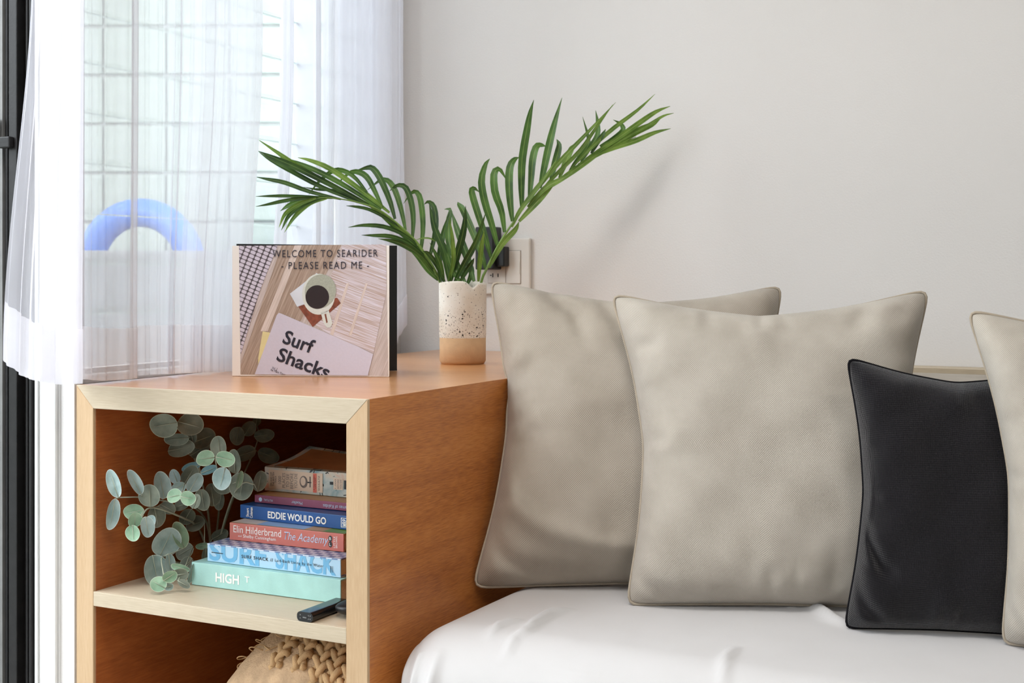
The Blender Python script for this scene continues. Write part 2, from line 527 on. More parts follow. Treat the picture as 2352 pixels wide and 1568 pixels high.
prof = [(0.001, 0), (0.05, 0.0), (0.075, 0.03), (0.08, 0.09), (0.06, 0.14), (0.035, 0.165), (0.001, 0.17)]
fl = lathe('pool_float', prof, M_CYAN, center=(c.x, c.y, bz + 0.058), seg=32)
tag(fl, 'pale blue inflatable float seen through the gap between curtains', 'pool float')
c = at(670, 545, D=4.65)
bmx = bmesh.new(); bmesh.ops.create_uvsphere(bmx, u_segments=24, v_segments=14, radius=0.052)
bmesh.ops.transform(bmx, matrix=Matrix.Translation((c.x, c.y, bz + 0.058 + 0.075)), verts=bmx.verts)
ball = tag(link('pool_ball', bm_mesh('pool_ball', bmx, True), plain('white_vinyl', (225, 232, 235), rough=0.4)),
           'white ball beside the pale blue float outside', 'ball')
box('valve', c.x - 0.004, c.x + 0.004, c.y - 0.004, c.y + 0.004, bz + 0.184, bz + 0.188, M_CYAN, ball)
lathe('ball_cradle', [(0.03, 0), (0.06, 0.0), (0.055, 0.05), (0.03, 0.045)], M_CYAN, ball, center=(c.x, c.y, bz + 0.058), seg=24)
cc = at(712, 520, D=5.0)
PM = Matrix.Translation((cc.x, cc.y, -0.06)) @ Matrix.Rotation(YAW, 4, 'Z')
gb = thing('storage_bin', 'grey-blue storage bin standing outside at the window edge', 'bin', (cc.x, cc.y, -0.06))
box('bin_body', -0.09, 0.45, 0, 0.3, 0, 1.14, M_COOL, gb, bevel=0.012, M=PM)
box('bin_lid', -0.10, 0.46, -0.01, 0.31, 1.14, 1.17, M_COOL, gb, bevel=0.008, M=PM)

# ================================================================== cabinet
CW, CT = 0.534, 0.035
SHZ, SHT = 0.425, 0.022
cab = thing('corner_cabinet', 'honey-coloured wooden cabinet with open shelves in the corner', 'cabinet', (-CW / 2, 0.5, 0))
E = 0.0016
cy1 = WY - 0.002
def prism(name, pts, mat, parent, extr):
    """polygon pts swept along extr"""
    n = len(pts)
    vs = [Vector(p) for p in pts] + [Vector(p) + Vector(extr) for p in pts]
    fs = [tuple(range(n))[::-1], tuple(range(n, 2 * n))] + [(i, (i + 1) % n, (i + 1) % n + n, i + n) for i in range(n)]
    bm = bmesh.new()
    bv = [bm.verts.new(v) for v in vs]
    for f in fs: bm.faces.new([bv[i] for i in f])
    bmesh.ops.recalc_face_normals(bm, faces=bm.faces)
    bmesh.ops.bevel(bm, geom=list(bm.edges), offset=0.0008, segments=1, affect='EDGES')
    return link(name, bm_mesh(name, bm), mat, parent)
# carcass panels (mitred at the top) start behind a solid pale front edge
fe = 0.006
prism('top_panel', [(-CW, fe, TOPZ), (0, fe, TOPZ), (-CT, fe, TOPZ - CT), (-CW + CT, fe, TOPZ - CT)], M_VENEER_X, cab, (0, cy1 - fe, 0))
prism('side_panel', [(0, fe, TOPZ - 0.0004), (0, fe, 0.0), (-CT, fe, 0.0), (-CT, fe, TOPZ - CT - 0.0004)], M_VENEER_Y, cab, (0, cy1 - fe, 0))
prism('side_panel', [(-CW, fe, TOPZ - 0.0004), (-CW, fe, 0.0), (-CW + CT, fe, 0.0), (-CW + CT, fe, TOPZ - CT - 0.0004)], M_INNER_SHADE, cab, (0, cy1 - fe, 0))
prism('front_edge', [(-CW, 0, TOPZ), (0, 0, TOPZ), (-CT, 0, TOPZ - CT), (-CW + CT, 0, TOPZ - CT)], M_EDGE_X, cab, (0, fe, 0))
prism('front_edge', [(0, 0, TOPZ), (0, 0, 0.0), (-CT, 0, 0.0), (-CT, 0, TOPZ - CT)], M_EDGE_Z, cab, (0, fe, 0))
prism('front_edge', [(-CW, 0, TOPZ), (-CW, 0, 0.0), (-CW + CT, 0, 0.0), (-CW + CT, 0, TOPZ - CT)], M_EDGE_Z, cab, (0, fe, 0))
sh = box('shelf', -CW + CT, -CT, 0.005, 1.05, SHZ - SHT, SHZ, M_EDGE_X, cab, bevel=0.0008)
box('shelf_edge', -CW + CT, -CT, 0.0005, 0.005, SHZ - SHT, SHZ, M_EDGE_X, sh, bevel=0.0006)
box('bottom_panel', -CW + CT, -CT, 0.004, 1.05, 0.07, 0.10, M_VENEER_X, cab)
box('plinth', -CW + CT, -CT, 0.03, 0.05, 0.0, 0.07, M_INNER_SHADE, cab)
box('back_panel', -CW + CT, -CT, 1.05, 1.062, 0.07, TOPZ - CT, M_INNER_SHADE, cab)

# ================================================================== daybed
bed = thing('daybed_base', 'wooden daybed platform under the white mattress', 'bed base', (1.0, 0.55, 0))
box('platform', 0.005, 2.06, 0.03, WY - 0.05, 0.10, 0.20, M_VENEER_X, bed, bevel=0.003)
for x in (0.06, 1.98):
    for y in (0.09, WY - 0.12):
        box('leg', x - 0.03, x + 0.03, y - 0.03, y + 0.03, 0, 0.10, M_VENEER_X, bed)
rail = box('back_rail', 0.004, 2.06, WY - 0.03, WY - 0.001, 0.10, TOPZ - 0.004, M_EDGE_X, bed, bevel=0.003)

def ridge(x, y, pts, w, h):
    """soft cloth fold of height h, half width w along a polyline (tapered ends)"""
    best, tt = 9, 0
    n = len(pts) - 1
    for i in range(n):
        ax, ay = pts[i]; bx, by = pts[i + 1]
        dx, dy = bx - ax, by - ay
        t = max(0, min(1, ((x - ax) * dx + (y - ay) * dy) / (dx * dx + dy * dy)))
        d = math.hypot(x - ax - dx * t, y - ay - dy * t)
        if d < best: best, tt = d, (i + t) / n
    if best > 3 * w: return 0
    return h * math.exp(-(best / w) ** 2) * math.sin(math.pi * min(1, max(0, tt)) ) ** 0.6

FOLDS = []
def fold(pix, w, h):
    FOLDS.append(([(p.x, p.y) for p in (at(a, b_, Z=MATZ) for a, b_ in pix)], w, h))
fold([(1198, 1462), (1222, 1440), (1262, 1415), (1312, 1400)], 0.008, 0.012)
fold([(1122, 1458), (1145, 1440), (1195, 1425)], 0.006, 0.008)
fold([(1160, 1478), (1180, 1462), (1205, 1452)], 0.006, 0.006)
fold([(1850, 1378), (1880, 1400), (1915, 1425), (1960, 1440)], 0.011, 0.011)
fold([(1905, 1372), (1950, 1395)], 0.011, 0.010)
fold([(1655, 1555), (1668, 1510), (1690, 1485)], 0.007, 0.006)
fold([(1800, 1384), (1830, 1396)], 0.009, 0.008)

def mattress():
    x0, x1, y0, y1, z0, z1 = 0.010, 2.04, 0.018, WY - 0.035, 0.203, MATZ
    r = 0.085
    def axis(a, b_, fine0, fine1, st):
        v = [a]
        while v[-1] < b_ - 1e-6:
            s = 0.006 if fine0 <= v[-1] <= fine1 else st
            v.append(min(b_, v[-1] + s))
        return v
    xs = axis(x0, x1, x0, 0.80, 0.02)
    ys = axis(y0, y1, y0, 0.46, 0.025)
    zs = axis(z0, z1, z1 - 0.1, z1, 0.02)
    idx, verts, faces, uvs = {}, [], [], []
    def v(x, y, z, uv):
        k = (round(x, 5), round(y, 5), round(z, 5))
        if k in idx: return idx[k]
        rr = r
        q = Vector((min(max(x, x0 + rr), x1 - rr), min(max(y, y0 + rr), y1 - rr), min(max(z, z0 + 0.03), z1 - rr)))
        d = Vector((x, y, z)) - q
        p = Vector((x, y, z))
        if d.length > 1e-9:
            # squircle-like rounding
            rad = rr if z > z1 - rr else max(abs(d.x), abs(d.y), abs(d.z))
            m_ = max(abs(d.x), abs(d.y), abs(d.z))
            cnt = sum(1 for c_ in d if abs(c_) > 1e-6)
            p = q + d.normalized() * (m_ if cnt > 1 else d.length)
        if z >= z1 - 1e-6 or z > z1 - 0.09:
            hgt = 0
            for pts, w, h in FOLDS: hgt += ridge(p.x, p.y, pts, w, h)
            crown = 0.004 * math.sin(p.x * 5.1 + 0.6) * math.sin(p.y * 6 + 1)
            p.z += hgt + crown * 0.5
        if y <= y0 + 1e-6 or (z < z1 - 0.02 and y < y0 + r):
            # vertical pulls on the front drop
            f = min(1, max(0, (z1 - p.z) / 0.06))
            s = 0
            for (cx, w, h) in ((0.028, .006, .010), (0.055, .006, .009), (0.088, .008, .012), (0.30, .03, .005), (0.55, .02, .003), (0.72, .03, .003)):
                s += h * math.exp(-((p.x - cx) / w) ** 2)
            p.y -= s * f
        idx[k] = len(verts)
        verts.append(p); uvs.append(uv)
        return idx[k]
    def grid(A, B, fn):
        for i in range(len(A) - 1):
            for j in range(len(B) - 1):
                faces.append(tuple(fn(a, b_) for a, b_ in ((A[i], B[j]), (A[i + 1], B[j]), (A[i + 1], B[j + 1]), (A[i], B[j + 1]))))
    grid(xs, ys, lambda a, b_: v(a, b_, z1, (a, b_)))
    grid(xs, zs, lambda a, b_: v(a, y0, b_, (a, b_ - z1 + y0)))
    grid(zs, ys, lambda a, b_: v(x0, b_, a, (a - z1, b_)))
    grid(ys, zs, lambda a, b_: v(x1, a, b_, (x1 + z1 - b_, a)))
    grid(xs, zs[::-1], lambda a, b_: v(a, y1, b_, (a, y1 + z1 - b_)))
    grid(ys, xs, lambda a, b_: v(b_, a, z0, (b_, a)))
    me = mesh_from('mattress', verts, faces, True, uvs)
    return link('mattress', me, M_SHEET)
mt = mattress()
tag(mt, 'thick mattress with white fitted sheet beside the wooden cabinet', 'mattress')

# ================================================================== curtains
def plan_y(px, X):
    return at(px, 638, X=X).y

def curtain(name, label, ctrl, ztop, hem, nu=260, nz=46, wave=0.0022, wk=9.0, hook=None):
    """ctrl: (px at the top of the photo, px at the hem, X, hem pixel row); a real hanging cloth in the X / Y plan"""
    top = [Vector((c[2], plan_y(c[0], c[2]), 0)) for c in ctrl]
    bot = [Vector((c[2] + c[4] if len(c) > 4 else c[2], plan_y(c[1], c[2] + c[4] if len(c) > 4 else c[2]), 0)) for c in ctrl]
    zb = [at(c[1], c[3], X=c[2]).z for c in ctrl]
    tp, bp = catmull(top, nu), catmull(bot, nu)
    zc = catmull([Vector((z, 0, 0)) for z in zb], nu)
    zt = at(300, 0, X=-0.55).z
    rnd = random.Random(name)
    ph = [rnd.uniform(0, 6.28) for _ in range(6)]
    def P(i, z):
        zlow = zc[i].x
        t = (zt - z) / (zt - zlow)          # 0 at the upper frame edge, 1 at the hem
        t2 = max(0.0, t)
        s = t2 * t2 * (3 - 2 * t2) if t2 < 1 else 1
        a = tp[i].lerp(bp[i], s if t >= 0 else 0)
        u = i / nu * len(ctrl)
        w = wave * (math.sin(u * wk + ph[0] + 0.4 * math.sin(z * 3 + ph[1])) + 0.6 * math.sin(u * wk * 2.3 + ph[2] + z * 1.1))
        return Vector((a.x + w, a.y + 0.3 * w, z))
    root = thing(name, label, 'curtain', (tp[nu // 2].x, tp[nu // 2].y, zc[nu // 2].x))
    for part, mat in (('voile', M_SHEER), ('hem', M_HEM)):
        verts, faces = [], []
        rows = nz if part == 'voile' else 10
        for j in range(rows + 1):
            for i in range(nu + 1):
                z0 = zc[i].x
                if part == 'voile': z = z0 + (ztop - z0) * (j / rows)
                else: z = z0 - 0.0005 + hem * j / rows
                p = P(i, z)
                if part == 'hem': p += Vector((0.0012, 0, 0))
                verts.append(p)
        for j in range(rows):
            for i in range(nu):
                a = j * (nu + 1) + i
                faces.append((a, a + 1, a + nu + 2, a + nu + 1))
        link(part, mesh_from(part, verts, faces, True), mat, root)
    return root

curtain('sheer_curtain', 'long white sheer curtain with deep hem brushing the cabinet front corner', [
    (72, 2, -0.490, 822, 0.02), (100, 50, -0.462, 858, 0.02), (118, 84, -0.486, 872, 0.01), (150, 132, -0.466, 880, 0.01), (188, 184, -0.488, 880),
    (150, 140, -0.515, 878), (110, 90, -0.525, 872), (186, 182, -0.527, 870),
    (240, 235, -0.520, 873), (312, 309, -0.512, 869), (304, 300, -0.532, 864), (348, 346, -0.536, 860),
    (400, 384, -0.530, 858), (425, 402, -0.512, 857), (470, 440, -0.520, 856), (505, 470, -0.500, 855), (540, 505, -0.510, 854), (600, 568, -0.502, 850),
    (560, 520, -0.530, 850), (440, 410, -0.540, 853)],
    2.22, 0.082, nu=420)
curtain('sheer_curtain', 'narrow gathered strip of white sheer curtain hanging between the two wide ones', [
    (645, 618, -0.560, 838), (672, 646, -0.556, 836), (650, 622, -0.572, 836), (671, 645, -0.580, 836)],
    2.22, 0.07, nu=70)
curtain('sheer_curtain', 'white sheer curtain bunched in the corner behind the palm', [
    (718, 714, -0.600, 822), (768, 764, -0.595, 815), (742, 735, -0.606, 815), (800, 795, -0.585, 812), (862, 856, -0.570, 808),
    (915, 905, -0.560, 792), (915, 930, -0.575, 735), (840, 850, -0.606, 800), (770, 775, -0.615, 812), (900, 890, -0.615, 800)],
    2.22, 0.07, nu=220)
rod = thing('curtain_rod', 'slim white curtain rod above the louvre window', 'curtain rod', (-0.555, 0.45, 2.2))
tube('rod', [(-0.555, -0.25, 2.225), (-0.555, 1.09, 2.225)], 0.009, M_TRIM, rod, 12)
for y in (-0.2, 1.05):
    box('bracket', WX, -0.55, y - 0.008, y + 0.008, 2.215, 2.235, M_TRIM, rod)

# ================================================================== cushions
def pillow_sim(seed, n=52, iters=420, press=1.0, grav=0.0):
    """two square sheets sewn along the rim and inflated (unit square); gives real puckers"""
    rng = np.random.RandomState(seed)
    g = np.linspace(-0.5, 0.5, n + 1)
    X, Y = np.meshgrid(g, g, indexing='ij')
    h = 1.0 / n
    S = np.stack([np.stack([X, Y, s * (0.02 * (1 - (2 * X) ** 2) * (1 - (2 * Y) ** 2) + 0.0008 * rng.randn(n + 1, n + 1))], -1) for s in (1, -1)])
    rim = np.zeros((n + 1, n + 1), bool); rim[0] = rim[-1] = True; rim[:, 0] = rim[:, -1] = True
    S[1][rim] = S[0][rim]
    prev = S.copy()
    dirs = [((1, 0), h, 1.0), ((0, 1), h, 1.0), ((1, 1), h * 2 ** .5, 0.35), ((1, -1), h * 2 ** .5, 0.35), ((2, 0), 2 * h, 0.10), ((0, 2), 2 * h, 0.10)]
    for it in range(iters):
        vel = (S - prev) * 0.93
        prev = S.copy()
        du = np.zeros_like(S); dv = np.zeros_like(S)
        du[:, 1:-1] = S[:, 2:] - S[:, :-2]; du[:, 0] = S[:, 1] - S[:, 0]; du[:, -1] = S[:, -1] - S[:, -2]
        dv[:, :, 1:-1] = S[:, :, 2:] - S[:, :, :-2]; dv[:, :, 0] = S[:, :, 1] - S[:, :, 0]; dv[:, :, -1] = S[:, :, -1] - S[:, :, -2]
        nrm = np.cross(du, dv); nrm[1] *= -1
        nrm /= (np.linalg.norm(nrm, axis=-1, keepdims=True) + 1e-9)
        k = press * min(1.0, it / 60) * 2.2e-4
        if it > iters * 0.7: k *= 1.0
        S = S + vel + nrm * k
        S[..., 1] -= grav * 1e-5
        for rep in range(5):
            for (a, b), r0, st in dirs:
                for par in (0, 1):
                    if b >= 0:
                        A = S[:, :n + 1 - a, :n + 1 - b]; B = S[:, a:, b:]
                    else:
                        A = S[:, :n + 1 - a, -b:]; B = S[:, a:, :n + 1 + b]
                    if a: A = A[:, par * a::2 * a]; B = B[:, par * a::2 * a]
                    else: A = A[:, :, par * b::2 * b]; B = B[:, :, par * b::2 * b]
                    d = B - A
                    l = np.linalg.norm(d, axis=-1, keepdims=True) + 1e-9
                    c = d * (1 - r0 / l) * 0.5 * st
                    A += c; B -= c
            av = (S[0][rim] + S[1][rim]) * 0.5
            S[0][rim] = av; S[1][rim] = av
    S -= S[0].mean((0, 1)) * np.array([1, 1, 0])
    return S

def cushion(name, label, corners, mat, pmat, seed, thick=1.0, back=0.55, press=1.0, flip=False, size=0.5, group=None, bend=0.0, creases=(), side=0.25, topk=0.2, botk=0.92):
    """corners: BL, BR, TL, TR of the sewn square, in the room"""
    S = pillow_sim(seed, press=press)
    n = S.shape[1] - 1
    if flip: S = S[:, ::-1].copy(); S[..., 0] *= -1
    BL, BR, TL, TR = [Vector(c) for c in corners]
    wx = (np.abs(S[0][0, 0, 0]) + np.abs(S[0][n, 0, 0]) + np.abs(S[0][0, n, 0]) + np.abs(S[0][n, n, 0])) / 4
    # exact corner fit: correct each corner by a bilinear residual
    cs = {}
    for i, j, key in ((0, 0, 'BL'), (n, 0, 'BR'), (0, n, 'TL'), (n, n, 'TR')):
        cs[key] = S[0][i, j].copy()
    nrm = (BR - BL).cross(TL - BL).normalized()
    if nrm.dot(CAM - BL) < 0: nrm = -nrm
    sz = ((BR - BL).length + (TL - BL).length) / 2
    root = thing(name, label, 'cushion', (BL + BR) / 2, group)
    # fine puckers of the sewn sheets, kept apart from the overall loft
    def blur(Z, k):
        for _ in range(k):
            Q = np.pad(Z, 1, mode='edge')
            Z = (Q[:-2, 1:-1] + Q[2:, 1:-1] + Q[1:-1, :-2] + Q[1:-1, 2:] + 2 * Z) / 6
        return Z
    det = [S[s][..., 2] - blur(S[s][..., 2], 26) for s in (0, 1)]
    gi = np.linspace(0, 1, n + 1)
    pr = lambda t: np.clip(1 - np.abs(2 * t - 1) ** 2.3, 0, 1)
    LU, LV = np.meshgrid(pr(gi), pr(gi), indexing='ij')
    loft = 0.165 * (LU ** 0.42) * (LV ** 0.42) * (0.80 + 0.20 * LU * LV)
    for s in (0, 1):
        fade = np.clip(np.minimum(LU, LV) * 3, 0, 1)
        S[s][..., 2] = (1 if s == 0 else -1) * loft + det[s] * 2.4 * fade
    def pos(p):
        u = p[0] / (2 * wx) + 0.5; v = p[1] / (2 * wx) + 0.5
        a = BL.lerp(BR, u).lerp(TL.lerp(TR, u), v)
        w = p[2] * sz * thick
        if w < 0: w *= back
        return a + nrm * w
    tgt = {'BL': BL, 'BR': BR, 'TL': TL, 'TR': TR}
    res = {k: tgt[k] - pos(cs[k]) for k in cs}
    verts, faces, uvs = [], [], []
    ids = {}
    for s in (0, 1):
        for i in range(n + 1):
            for j in range(n + 1):
                edge = i in (0, n) or j in (0, n)
                if s == 1 and edge:
                    ids[(s, i, j)] = ids[(0, i, j)]; continue
                u, v = i / n, j / n
                p = pos(S[s][i, j])
                p += (res['BL'] * (1 - u) + res['BR'] * u) * (1 - v) + (res['TL'] * (1 - u) + res['TR'] * u) * v
                ids[(s, i, j)] = len(verts)
                verts.append(p)
                uvs.append((u * size + s * 0.013, v * size))
    # stuffing and the mattress push the seams back towards straight lines
    def sag(key, kf):
        idx = {'b': lambda q: (q, 0), 't': lambda q: (q, n), 'l': lambda q: (0, q), 'r': lambda q: (n, q)}[key]
        raw = [verts[ids[(0,) + idx(q)]].copy() for q in range(n + 1)]
        sm = [r.copy() for r in raw]
        for _ in range(14):
            sm = [sm[0]] + [(sm[q - 1] + sm[q] * 2 + sm[q + 1]) / 4 for q in range(1, n)] + [sm[n]]
        return [sm[q].lerp(raw[0].lerp(raw[n], q / n), kf) - raw[q] for q in range(n + 1)]
    sb, st_, sl, sr = sag('b', botk), sag('t', topk), sag('l', side), sag('r', side)
    done = set()
    moved = {}
    rg = random.Random(seed)
    ph = [rg.uniform(0, 6.28) for _ in range(8)]
    for (s, i, j), k in ids.items():
        if k in moved: continue
        u, v = i / n, j / n
        d = sb[i] * (1 - v) ** 3 + st_[i] * v ** 3 + sl[j] * (1 - u) ** 3 + sr[j] * u ** 3
        edge = min(u, 1 - u, v, 1 - v)
        amp = min(1, edge * 9) if s == 0 else 0
        w = 0.0038 * math.sin(u * 9 + 4 * v + ph[0]) * math.sin(v * 7 - 3 * u + ph[1]) + 0.0022 * math.sin(u * 23 - 9 * v + ph[2]) * math.sin(v * 17 + ph[3])
        for pts, cw, ch in creases:
            w += 1.8 * ridge(u, v, pts, cw, ch)
        moved[k] = d + nrm * (w * amp)
    for k, d in moved.items():
        verts[k] = verts[k] + d
        if verts[k].z < MATZ + 0.001: verts[k].z = MATZ + 0.001
        if verts[k].x < 0.004 and verts[k].z < TOPZ: verts[k].x = 0.004
    for s in (0, 1):
        for i in range(n):
            for j in range(n):
                q = [ids[(s, i, j)], ids[(s, i + 1, j)], ids[(s, i + 1, j + 1)], ids[(s, i, j + 1)]]
                faces.append(q if s == 0 else q[::-1])
    rim = [(i, 0) for i in range(n)] + [(n, j) for j in range(n)] + [(i, n) for i in range(n, 0, -1)] + [(0, j) for j in range(n, 0, -1)]
    rk_ = [ids[(0, i, j)] for i, j in rim]
    for _ in range(3):
        nv = [(verts[rk_[q - 1]] + verts[rk_[q]] * 2 + verts[rk_[(q + 1) % len(rk_)]]) / 4 for q in range(len(rk_))]
        for q, kq in enumerate(rk_): verts[kq] = nv[q]
    me = mesh_from('cover', verts, faces, True, uvs)
    o = link('cover', me, mat, root)
    md = o.modifiers.new('smooth', 'SUBSURF'); md.levels = 1; md.render_levels = 1
    rim = [(i, 0) for i in range(n)] + [(n, j) for j in range(n)] + [(i, n) for i in range(n, 0, -1)] + [(0, j) for j in range(n, 0, -1)]
    tube('piping', [verts[ids[(0, i, j)]] for i, j in rim], 0.0022 * size / 0.5, pmat, root, 6, True)
    return root

z0 = MATZ + 0.002
cushion('throw_cushion', 'oatmeal linen cushion leaning against the side of the wooden cabinet', [
    at(1087, 1349, Z=z0), (0.455, 0.545, z0), at(1127, 645, Y=0.470), at(1795, 657, Y=0.700)], M_LINEN, M_PIPE, 3, thick=1.0, back=0.40, creases=[
    ([(.07, .98), (.10, .88), (.13, .78)], .025, -.007), ([(.19, .97), (.22, .89), (.30, .82), (.34, .70)], .022, -.008), ([(.36, .95), (.40, .84), (.45, .76)], .022, -.006),
    ([(.06, .34), (.12, .25), (.20, .21), (.34, .16), (.53, .145)], .030, .009), ([(.04, .18), (.10, .10), (.2, .06), (.4, .05)], .03, -.010),
    ([(.04, .62), (.10, .70), (.16, .68)], .03, .006), ([(.25, .62), (.33, .55), (.44, .52)], .03, .004)],
    group='oatmeal linen cushions')
cushion('throw_cushion', 'pale oatmeal linen cushion in the middle behind the black cushion', [
    at(1441, 1388, Z=z0), (0.665, 0.475, z0), at(1405, 676, Y=0.415), at(2132, 666, Y=0.600)], M_LINEN2, M_PIPE, 11, thick=1.0, back=0.30, creases=[
    ([(.03, .80), (.10, .79), (.17, .78)], .018, -.005), ([(.03, .97), (.07, .92), (.08, .85)], .02, -.006), ([(.27, .97), (.30, .90), (.31, .82)], .02, -.004),
    ([(.93, .97), (.90, .90), (.82, .85)], .03, -.006), ([(.80, .95), (.77, .88), (.70, .80)], .03, -.004), ([(.03, .12), (.08, .07), (.18, .05), (.3, .04)], .025, -.010),
    ([(.62, .02), (.66, .12), (.65, .25)], .03, -.003), ([(.72, .02), (.77, .15), (.75, .3)], .03, -.003)],
    group='oatmeal linen cushions')
cushion('throw_cushion', 'black chenille cushion, the only dark cushion on the bed', [
    at(1941, 1441, Z=z0), (0.83, 0.395, z0), at(1946, 822, Y=0.345), (0.865, 0.505, 0.785)], M_CHEN, M_PIPEB, 5, thick=0.95, back=0.25, size=0.43, creases=[
    ([(.05, .40), (.12, .33), (.19, .27), (.26, .26)], .022, -.009), ([(.03, .2), (.1, .13), (.2, .08)], .03, -.008), ([(.07, .62), (.08, .48), (.06, .34)], .02, .005)])
cushion('throw_cushion', 'pale oatmeal linen cushion cut off by the right edge of the photo', [
    at(2303, 1477, Z=z0), (1.12, 0.33, z0), at(2223, 713, Y=0.375), (1.13, 0.50, 0.875)], M_LINEN2, M_PIPE, 23, thick=1.0, back=0.25, creases=[([(.03, .90), (.10, .93), (.2, .90)], .025, -.006), ([(.02, .2), (.06, .12), (.12, .06)], .02, -.006)],
    group='oatmeal linen cushions')

# long back cushions between the throw cushions and the wall
def back_cushion(name, label, x0, x1):
    y0, y1, zA, zB = 0.80, WY - 0.036, MATZ + 0.004, TOPZ - 0.012
    nx, ny, nz_ = 40, 14, 16
    root = thing(name, label, 'cushion', ((x0 + x1) / 2, (y0 + y1) / 2, zA), 'long back cushions')
    bm = bmesh.new()
    bm_box(bm, x0, x1, y0, y1, zA, zB)
    bmesh.ops.subdivide_edges(bm, edges=list(bm.edges), cuts=14, use_grid_fill=True)
    cx, cy, cz = (x0 + x1) / 2, (y0 + y1) / 2, (zA + zB) / 2
    r = 0.05
    uvl = bm.loops.layers.uv.new('UVMap')
    for v in bm.verts:
        q = Vector((min(max(v.co.x, x0 + r), x1 - r), min(max(v.co.y, y0 + r), y1 - r), min(max(v.co.z, zA + r), zB - r)))
        d = v.co - q
        if d.length > 1e-6:
            v.co = q + d.normalized() * max(abs(d.x), abs(d.y), abs(d.z))
    for f in bm.faces:
        for lp in f.loops:
            c = lp.vert.co
            lp[uvl].uv = (c.x + 0.2 * c.y, c.z + c.y)
    link('cover', bm_mesh('cover', bm, True), M_LINEN, root)
    return root
back_cushion('back_cushion', 'long oatmeal back cushion against the wall behind the throw cushions', 0.02, 1.0)
back_cushion('back_cushion', 'long oatmeal back cushion seen above the black cushion', 1.01, 2.0)

# ================================================================== wall switch plate and chargers
M_PLATE = plain('ivory_plastic', (222, 216, 208), rough=0.4, var=0.01)
M_LINE = plain('plate_gap', (150, 140, 130), rough=0.7)
M_BLKPL = plain('black_plastic', (18, 18, 19), rough=0.45, var=0.1)
def wp(px, py, y): return at(px, py, Y=y)
py0 = WY - 0.011
a = wp(1098, 548, py0); b_ = wp(1217, 676, py0)
sw = thing('wall_switch', 'ivory switch and socket plate on the back wall behind the vase', 'switch plate', ((a.x + b_.x) / 2, WY, b_.z))
box('plate', a.x, b_.x, py0, WY - 0.0005, b_.z, a.z, M_PLATE, sw, bevel=0.003)
r0 = wp(1165, 575, py0); r1 = wp(1197, 652, py0)
box('rocker_gap', r0.x, r1.x, py0 - 0.0004, py0 + 0.002, r1.z, r0.z, M_LINE, sw)
rk = box('rocker', r0.x + 0.001, r1.x - 0.001, py0 - 0.003, py0 + 0.002, r1.z + 0.001, r0.z - 0.001, M_PLATE, sw, bevel=0.001)
box('rocker_tab', r1.x - 0.006, r1.x - 0.002, py0 - 0.004, py0 - 0.002, r1.z + 0.022, r1.z + 0.05, M_PLATE, rk, bevel=0.0006)
s0 = wp(1121, 560, py0); s1 = wp(1162, 651, py0)
box('socket_gap', s0.x, s1.x, py0 - 0.0003, py0 + 0.002, s1.z, s0.z, M_LINE, sw)
so = box('socket', s0.x + 0.0008, s1.x - 0.0008, py0 - 0.0012, py0 + 0.002, s1.z + 0.0008, s0.z - 0.0008, M_PLATE, sw, bevel=0.0005)
for (px, py, w, h) in ((1132.5, 632, 0.0025, 0.009), (1144.5, 632, 0.0025, 0.008), (1128, 632, 0.004, 0.0022)):
    p = wp(px, py, py0)
    box('socket_slot', p.x - w / 2, p.x + w / 2, py0 - 0.0016, py0 - 0.001, p.z - h / 2, p.z + h / 2, M_BLKPL, so)
p0 = wp(1091, 521, py0 - 0.045); p1 = wp(1133, 619, py0 - 0.045)
ad = thing('power_adapter', 'tall black power adapter plugged in behind the palm leaves', 'charger', ((p0.x + p1.x) / 2, py0, p1.z))
box('adapter_body', p0.x, p1.x, py0 - 0.045, py0 - 0.004, p1.z, p0.z, M_BLKPL, ad, bevel=0.003)
box('plug_face', p0.x + 0.008, p1.x - 0.004, py0 - 0.004, py0 - 0.0016, p1.z + 0.015, p0.z - 0.05, M_BLKPL, ad)
p0 = wp(1136, 566, py0 - 0.03); p1 = wp(1158, 612, py0 - 0.03)
ad = thing('power_adapter', 'small black plug beside the light switch rocker', 'charger', ((p0.x + p1.x) / 2, py0, p1.z))
box('adapter_body', p0.x, p1.x, py0 - 0.03, py0 - 0.0035, p1.z, p0.z, M_BLKPL, ad, bevel=0.003)
box('plug_face', p0.x + 0.004, p1.x - 0.003, py0 - 0.0035, py0 - 0.0016, p1.z + 0.01, p0.z - 0.01, M_BLKPL, ad)

